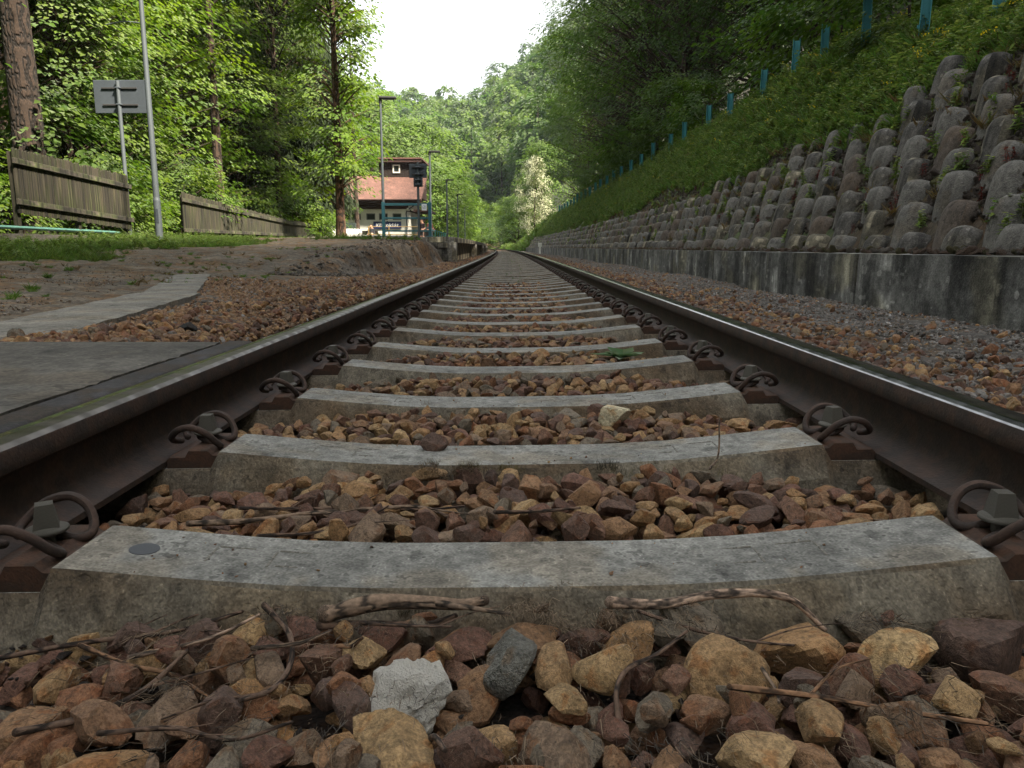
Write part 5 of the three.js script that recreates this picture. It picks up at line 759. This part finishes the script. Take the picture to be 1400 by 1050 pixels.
proto('maple_a', { seed: 11, h: 13, base: 1.2, rx: 4.3, sprays: 860, per: 34, leaf: 0.19, spread: 0.9, flat: 0.2, trunkR: 0.2, cols: MAPLE });
proto('maple_b', { seed: 12, h: 15, base: 0.8, rx: 4.0, sprays: 860, per: 34, leaf: 0.18, spread: 0.85, flat: 0.2, trunkR: 0.17, cols: MAPLE });
proto('maple_c', { seed: 13, h: 10, base: 0.4, rx: 3.4, sprays: 640, per: 34, leaf: 0.18, spread: 0.75, flat: 0.26, trunkR: 0.13, cols: MAPLE });
proto('tall_a', { seed: 14, h: 23, base: 7, rx: 4.2, sprays: 560, per: 34, leaf: 0.22, spread: 0.95, flat: 0.45, trunkR: 0.27, cols: MID });
proto('tall_b', { seed: 15, h: 25, base: 9, rx: 3.6, sprays: 460, per: 34, leaf: 0.22, spread: 0.95, flat: 0.45, trunkR: 0.25, cols: DARK });
proto('hill_a', { seed: 16, h: 17, base: 1.0, rx: 6.2, sprays: 760, per: 36, leaf: 0.2, spread: 1.0, flat: 0.4, droop: 0.25, trunkR: 0.26, cols: DARK });
proto('hill_b', { seed: 17, h: 15, base: 0.6, rx: 5.4, sprays: 720, per: 36, leaf: 0.18, spread: 0.95, flat: 0.4, droop: 0.3, trunkR: 0.22, cols: MID, lean: 0.9 });
proto('lime_a', { seed: 18, h: 13, base: 0.5, rx: 5.0, sprays: 620, per: 22, leaf: 0.34, spread: 1.0, flat: 0.5, trunkR: 0.22, cols: LIME });
proto('lime_b', { seed: 19, h: 9, base: 0.3, rx: 4.4, sprays: 520, per: 22, leaf: 0.32, spread: 0.95, flat: 0.5, trunkR: 0.18, cols: LIME });
proto('spruce', { seed: 20, h: 19, base: 2.2, rx: 2.7, sprays: 620, per: 46, leaf: 0.3, spread: 0.8, flat: 0.25, droop: 0.75, trunkR: 0.25, cols: SPRUCE, shape: 'cone', lean: 0.05 }, MAT.barkorange);
proto('edge_maple', { seed: 28, h: 16, base: 1.9, rx: 1.75, sprays: 700, per: 32, leaf: 0.18, spread: 0.6, flat: 0.25, trunkR: 0.19, cols: MAPLE, lean: 0.1 }, MAT.barkorange);
proto('sparse', { seed: 21, h: 21, base: 6, rx: 3.0, sprays: 130, per: 16, leaf: 0.2, spread: 0.7, flat: 0.5, trunkR: 0.16, cols: MID, shell: 0.3 });
proto('bush', { seed: 22, h: 2.6, base: 0.0, rx: 1.9, sprays: 190, per: 30, leaf: 0.14, spread: 0.42, flat: 0.25, trunkR: 0.04, cols: MAPLE, limbs: 0 });
proto('flower', { seed: 23, h: 12, base: 0.5, rx: 3.6, sprays: 420, per: 30, leaf: 0.24, spread: 0.7, flat: 0.6, droop: 0.6, trunkR: 0.17, cols: [[0.1, 0.12, 0.05]], flower: 0.72 });
proto('pine', { seed: 24, h: 22, base: 11, rx: 3.6, sprays: 200, per: 40, leaf: 0.22, spread: 0.8, flat: 0.4, trunkR: 0.37, cols: SPRUCE, lean: 0.1 }, MAT.barkpine);
const words3 = {};
function tree(key, label, l, s, turn, scale, leafMt, name = 'tree', category = 'tree', group) {
  const q = TREE[key], p = W(l, 0, s); p.y = GY(l, s) - 0.1; const t = thing(name, label, category, p.toArray(), group); t.rotation.y = turn; Array.isArray(scale) ? t.scale.set(...scale) : t.scale.setScalar(scale);
  mesh(name === 'bush' ? 'stem' : 'trunk', q.w, q.barkM, t); mesh(name === 'bush' ? 'foliage' : 'crown', q.c, leafMt ?? q.leafMt, t); return t;
}
// left wood, front edge
tree('pine', 'thick pine trunk rising behind the left end of the picket fence', -11.05, 18.2, 0.4, [1, 1, 1], undefined, 'pine_tree');
const F = [
  ['maple_a', 'leafy tree at the far left edge of the wood behind the pine trunk', -14.6, 14.5, 0.3, 1], ['maple_b', 'leafy tree behind the picket fence, just left of the large sign back', -13.6, 21.4, 1.2, 0.95], ['maple_c', 'low bright green tree right behind the old lamp post', -12.4, 22.5, 2.2, 0.92], ['maple_a', 'broad bright green maple behind the start of the long plank fence', -13.2, 26, 3.9, 1.02, 1],
  ['maple_b', 'tall bright maple behind the left half of the plank fence', -12.8, 30, 0.9, 1.0, 1], ['maple_c', 'low maple branches hanging over the middle of the plank fence', -11.6, 33.5, 5.1, 0.85], ['maple_a', 'large maple behind the right half of the plank fence', -13.4, 37, 1.9, 1.08], ['maple_b', 'maple above the far end of the plank fence', -12.4, 42.5, 4.4, 1.0, 1],
  ['maple_a', 'bright green tree leaning over the roof of the station house', -15.2, 53, 2.9, 1.12, 1], ['maple_b', 'slim bright tree at the right edge of the left wood', -11.9, 47, 0.2, [0.8, 1.15, 0.8], 1],
];
F.forEach(([k, lb, l, s, t, sc, w]) => tree(k, lb, l, s, t, sc, w ? leafWarm : undefined));
tree('edge_maple', 'leafy tree on a bare orange brown trunk at the end of the plank fence', -6.62, 30.6, 1.1, 1, leafWarm);
tree('spruce', 'dark spruce standing behind the bright maples left of the station', -10.5, 39, 2.1, [1.05, 1.1, 1.05], undefined, 'spruce_tree');
tree('tall_b', 'slender tall trunk standing in front of the maples over the plank fence', -10.5, 28.4, 1.4, [0.72, 1, 0.72], leafM); tree('tall_a', 'thin dark trunk among the maples over the far half of the plank fence', -10.4, 35.5, 3.4, [0.6, 0.95, 0.6], leafM);
tree('sparse', 'thin tall tree with sparse leaves against the sky above the station', -9.9, 52, 0.5, [1, 1.05, 1], undefined, 'tree');
// tall stems and the dark wood behind
const tall = [['tall_a', -15.5, 17], ['tall_b', -14.2, 23], ['tall_a', -16, 28.5], ['tall_b', -13.2, 31], ['tall_a', -15, 35], ['tall_b', -16.5, 40], ['tall_a', -15, 45], ['tall_b', -17, 51], ['tall_a', -15.5, 57], ['tall_a', -20, 20], ['tall_b', -21, 26], ['tall_a', -22, 33], ['tall_b', -22, 41], ['tall_a', -21, 50], ['tall_b', -19, 12], ['tall_a', -27, 24], ['tall_b', -28, 34], ['tall_a', -28, 46], ['tall_b', -17, 8], ['tall_a', -26, 15]];
const rT = rng(91);
tall.forEach(([k, l, s], i) => tree(k, 'tall dark tree deep in the wood behind the bright front trees on the left', l, s, rT() * 6.28, 0.9 + rT() * 0.25, i % 3 ? leafM : leafShade, 'tree', 'tree', 'tall trees deep in the left wood'));
for (let i = 0; i < 12; i++) tree(i % 2 ? 'maple_a' : 'maple_c', 'shaded leafy tree filling the wood behind the front row on the left', -16.2 - (i % 3) * 3.2, 15 + i * 3.6, rT() * 6.28, 0.95 + rT() * 0.2, leafShade, 'tree', 'tree', 'shaded trees inside the left wood');
[[-11, 7], [-10.5, 1], [-11, -6], [-10.5, -13], [-11, -21], [-10.5, -30], [-16, 3], [-16, -5], [-16, -14], [-16, -24], [-5, -38], [0, -39], [5, -38], [-11, -38], [11, -38]].forEach(([l, s], i) => tree(['maple_a', 'tall_a', 'hill_a'][i % 3], 'unseen tree added behind the viewer to block sky light', l, s, i * 2.1, 1 + (i % 4) * 0.07, leafShade, 'tree', 'tree', 'added sky blocking trees behind the viewer'));  // unseen trees added to keep sky light off the foreground
const bl = ['low bush in the gap between the picket fence and the plank fence', 'bush behind the old lamp post at the foot of the wood', 'leafy bush behind the left end of the picket fence', 'bush hanging over the right end of the plank fence', 'bright bush beside the orange brown trunk near the station', 'bush behind the middle of the picket fence', 'round bush behind the left part of the plank fence', 'bush behind the parked white car'];
[[-10.0, 19.2, 0.75], [-10.2, 20.6, 0.8], [-11.2, 12.6, 0.9], [-11.4, 43.5, 1.1], [-9.6, 36, 0.95], [-11.1, 16.4, 0.8], [-10.4, 24.5, 0.9], [-13.5, 55, 1.2]].forEach(([l, s, sc], i) => tree('bush', bl[i], l, s, i * 1.7, sc, i % 3 === 1 ? leafWarm : leafM, 'bush', 'bush'));
for (let i = 0; i < 14; i++) tree('bush', 'undergrowth bush in the shade behind the fences on the left', -11.4 - (i % 3) * 1.6, 11 + i * 2.7, i * 2.1, 1.05 + 0.3 * (i % 2), leafShade, 'bush', 'bush', 'undergrowth bushes in the left wood');
// pale trees beyond the platform
[['lime_a', 'pale green tree right behind the station house', -13.5, 84, 1.25, 0], ['lime_a', 'pale green tree rising right of the brown upper storey', -9.2, 88, 1.05, 1], ['lime_b', 'pale green tree behind the second platform lamp', -7.8, 78, 0.95, 0], ['lime_b', 'pale green tree behind the third platform lamp', -7.2, 90, 1.1, 1], ['lime_b', 'pale green tree behind the fourth platform lamp', -6.8, 101, 1.1, 0], ['lime_b', 'round pale tree at the far end of the platform', -6.2, 114, 1.0, 1], ['lime_b', 'smallest pale tree hanging towards the track at the end of the platform', -5.6, 127, 0.85, 0], ['lime_a', 'tall pale tree between the station roof and the wooded hill', -17.5, 96, 1.4, 1], ['lime_a', 'pale tree left of the brown upper storey, behind the roof', -16.5, 74, 1.15, 0]].forEach(([k, lb, l, s, sc, w], i) => tree(k, lb, l, s, i * 1.3, sc, w ? leafWarm : leafM));
// right wood above the bank
const RF = [
  ['hill_a', 'dark tree overhanging the bank behind the nearest teal post', 16.5, 12, 1], ['hill_a', 'dark tree behind the second and third teal posts on the bank', 16, 17.5, 1.05], ['hill_b', 'dense dark tree above the middle of the bank', 15, 23, 1.05], ['hill_a', 'tree with curved bare limbs showing under its crown on the right bank', 13, 29, 1.05], ['hill_b', 'bushy tree close above the teal posts on the right bank', 11, 35, 1.1], ['hill_a', 'tree whose branches arch out over the bank towards the track', 9.2, 42, 1.1],
  ['hill_b', 'bright edged tree standing behind the flowering tree', 9.2, 49, 1.2], ['hill_a', 'large tree whose crown rises against the sky on the right', 10, 58, 1.22], ['hill_b', 'tree at the left end of the right hand wood', 9.8, 68, 1.25], ['hill_a', 'tall crown touching the bright sky at the right of the gap', 10.4, 80, 1.2], ['hill_b', 'far tree above the end of the block wall', 9.8, 94, 1.1],
];
RF.forEach(([k, lb, l, s, sc], i) => tree(k, lb, l, s, i * 2.3, sc, i > 4 ? leafM : leafShade));
[[22.5, 10], [22, 16], [21, 22], [17, 28], [14.5, 34], [15, 40], [14.5, 47], [14, 55], [14, 64], [14, 74], [14, 86], [27, 13], [26, 21], [21, 30], [21, 40], [21, 52], [21, 66], [29, 18], [29, 32], [29, 48], [18, 6], [17, 0], [22, 3], [15, -7], [20, -8], [13.5, -14], [9.5, -22], [16, -18], [10, -31], [16, -30]].forEach(([l, s], i) => tree(i % 2 ? 'hill_a' : 'tall_a', 'dark tree higher up in the wood above the right bank', l, s, i * 1.9, 1 + (i % 4) * 0.08, leafShade, 'tree', 'tree', 'dark trees higher up the right slope'));
[[15, -6, 1.3], [18, -3, 1.3], [16, 4, 1.2], [18.5, -9, 1.3]].forEach(([l, s, k], i) => tree(i % 2 ? 'hill_a' : 'tall_a', 'very tall unseen tree added right of the viewer to shade the left fence', l, s, i * 1.3, [k, k * (i % 2 ? 1.1 : 0.88), k], leafShade, 'tree', 'tree', 'very tall unseen trees added for shade'));  // unseen trees added to cast shade on the left fence and pine
for (let i = 0; i < 12; i++) tree('bush', 'dark undergrowth bush behind the teal posts on the right bank', 6.9 + (i % 3) * 0.8, 14 + i * 5, i * 1.7, 0.9 + (i % 3) * 0.25, leafShade, 'bush', 'bush', 'undergrowth bushes on the right bank');
tree('flower', 'tree covered in white blossom at the far end of the right bank', 5.0, 108, 0.6, [0.75, 0.85, 0.75], undefined, 'flowering_tree');
tree('lime_b', 'bright green tree just left of the white blossoming tree', 3.8, 128, 0.6, 0.9, leafM); tree('lime_b', 'green tree behind the white blossoming tree, reaching above it', 7.2, 122, 2.6, [1.1, 1.5, 1.1], leafM);
// bushes on the green bank where the line turns out of sight
for (let i = 0; i < 26; i++) { const l = -9 + (i % 7) * 2.6 + (i % 3), s = 150 + ((i / 7) | 0) * 11; tree('bush', 'green bush on the bank where the track bends out of sight', l, s, i * 1.1, 1.3 + (i % 3) * 0.5, i % 2 ? leafM : leafShade, 'bush', 'bush', 'bushes on the far bank'); }
// ------------------------------------------------------------------ wooded hill that closes the valley
{
  const far = [31, 32, 33].map((sd) => treeGeo({ seed: sd, h: 15, base: 2.0, rx: 5.0, sprays: 240, per: 9, leaf: 0.95, spread: 1.0, flat: 0.8, trunkR: 0.25, cols: HILL, limbs: 0 })), M = [[], [], []], cs = [[], [], []], wm = [[], [], []], r = rng(95), named = [];
  const tints = [[0.8, 0.85, 0.85], [1, 1, 1], [1.25, 1.15, 1.0], [0.75, 0.85, 0.9], [1.1, 1.1, 1.0], [1.3, 1.15, 1.0]];
  for (let s = 168; s < 345; s += 6.2) for (let l = -95; l < 95; l += 6.6) {
    const a = l + (r() - 0.5) * 5, b = s + (r() - 0.5) * 5, k = (r() * 3) | 0, p = W(a, GY(a, b) - 0.3, b), sc = 0.75 + r() * 0.55; if (b < 182 && Math.abs(a) < 9) continue; if (Math.abs(p.x) > 30 + b * 0.16 && p.x > 0) continue;
    const c = tints[(r() * 6) | 0], m = M4(p, QE(0, r() * 6.28, 0), V(sc, sc * (0.9 + r() * 0.35), sc)); M[k].push(m); cs[k].push(C(...c)); wm[k].push(m);
  }
  far.forEach(([w, c], k) => { stuff('hillside_forest', c, leafM, M[k], cs[k], scene, 'dense mixed forest covering the hill at the end of the valley'); stuff('hillside_trunks', w, MAT.bark, wm[k], null, scene, 'trunks of the forest on the hill at the end of the valley'); });
}
renderer.render(scene, camera);
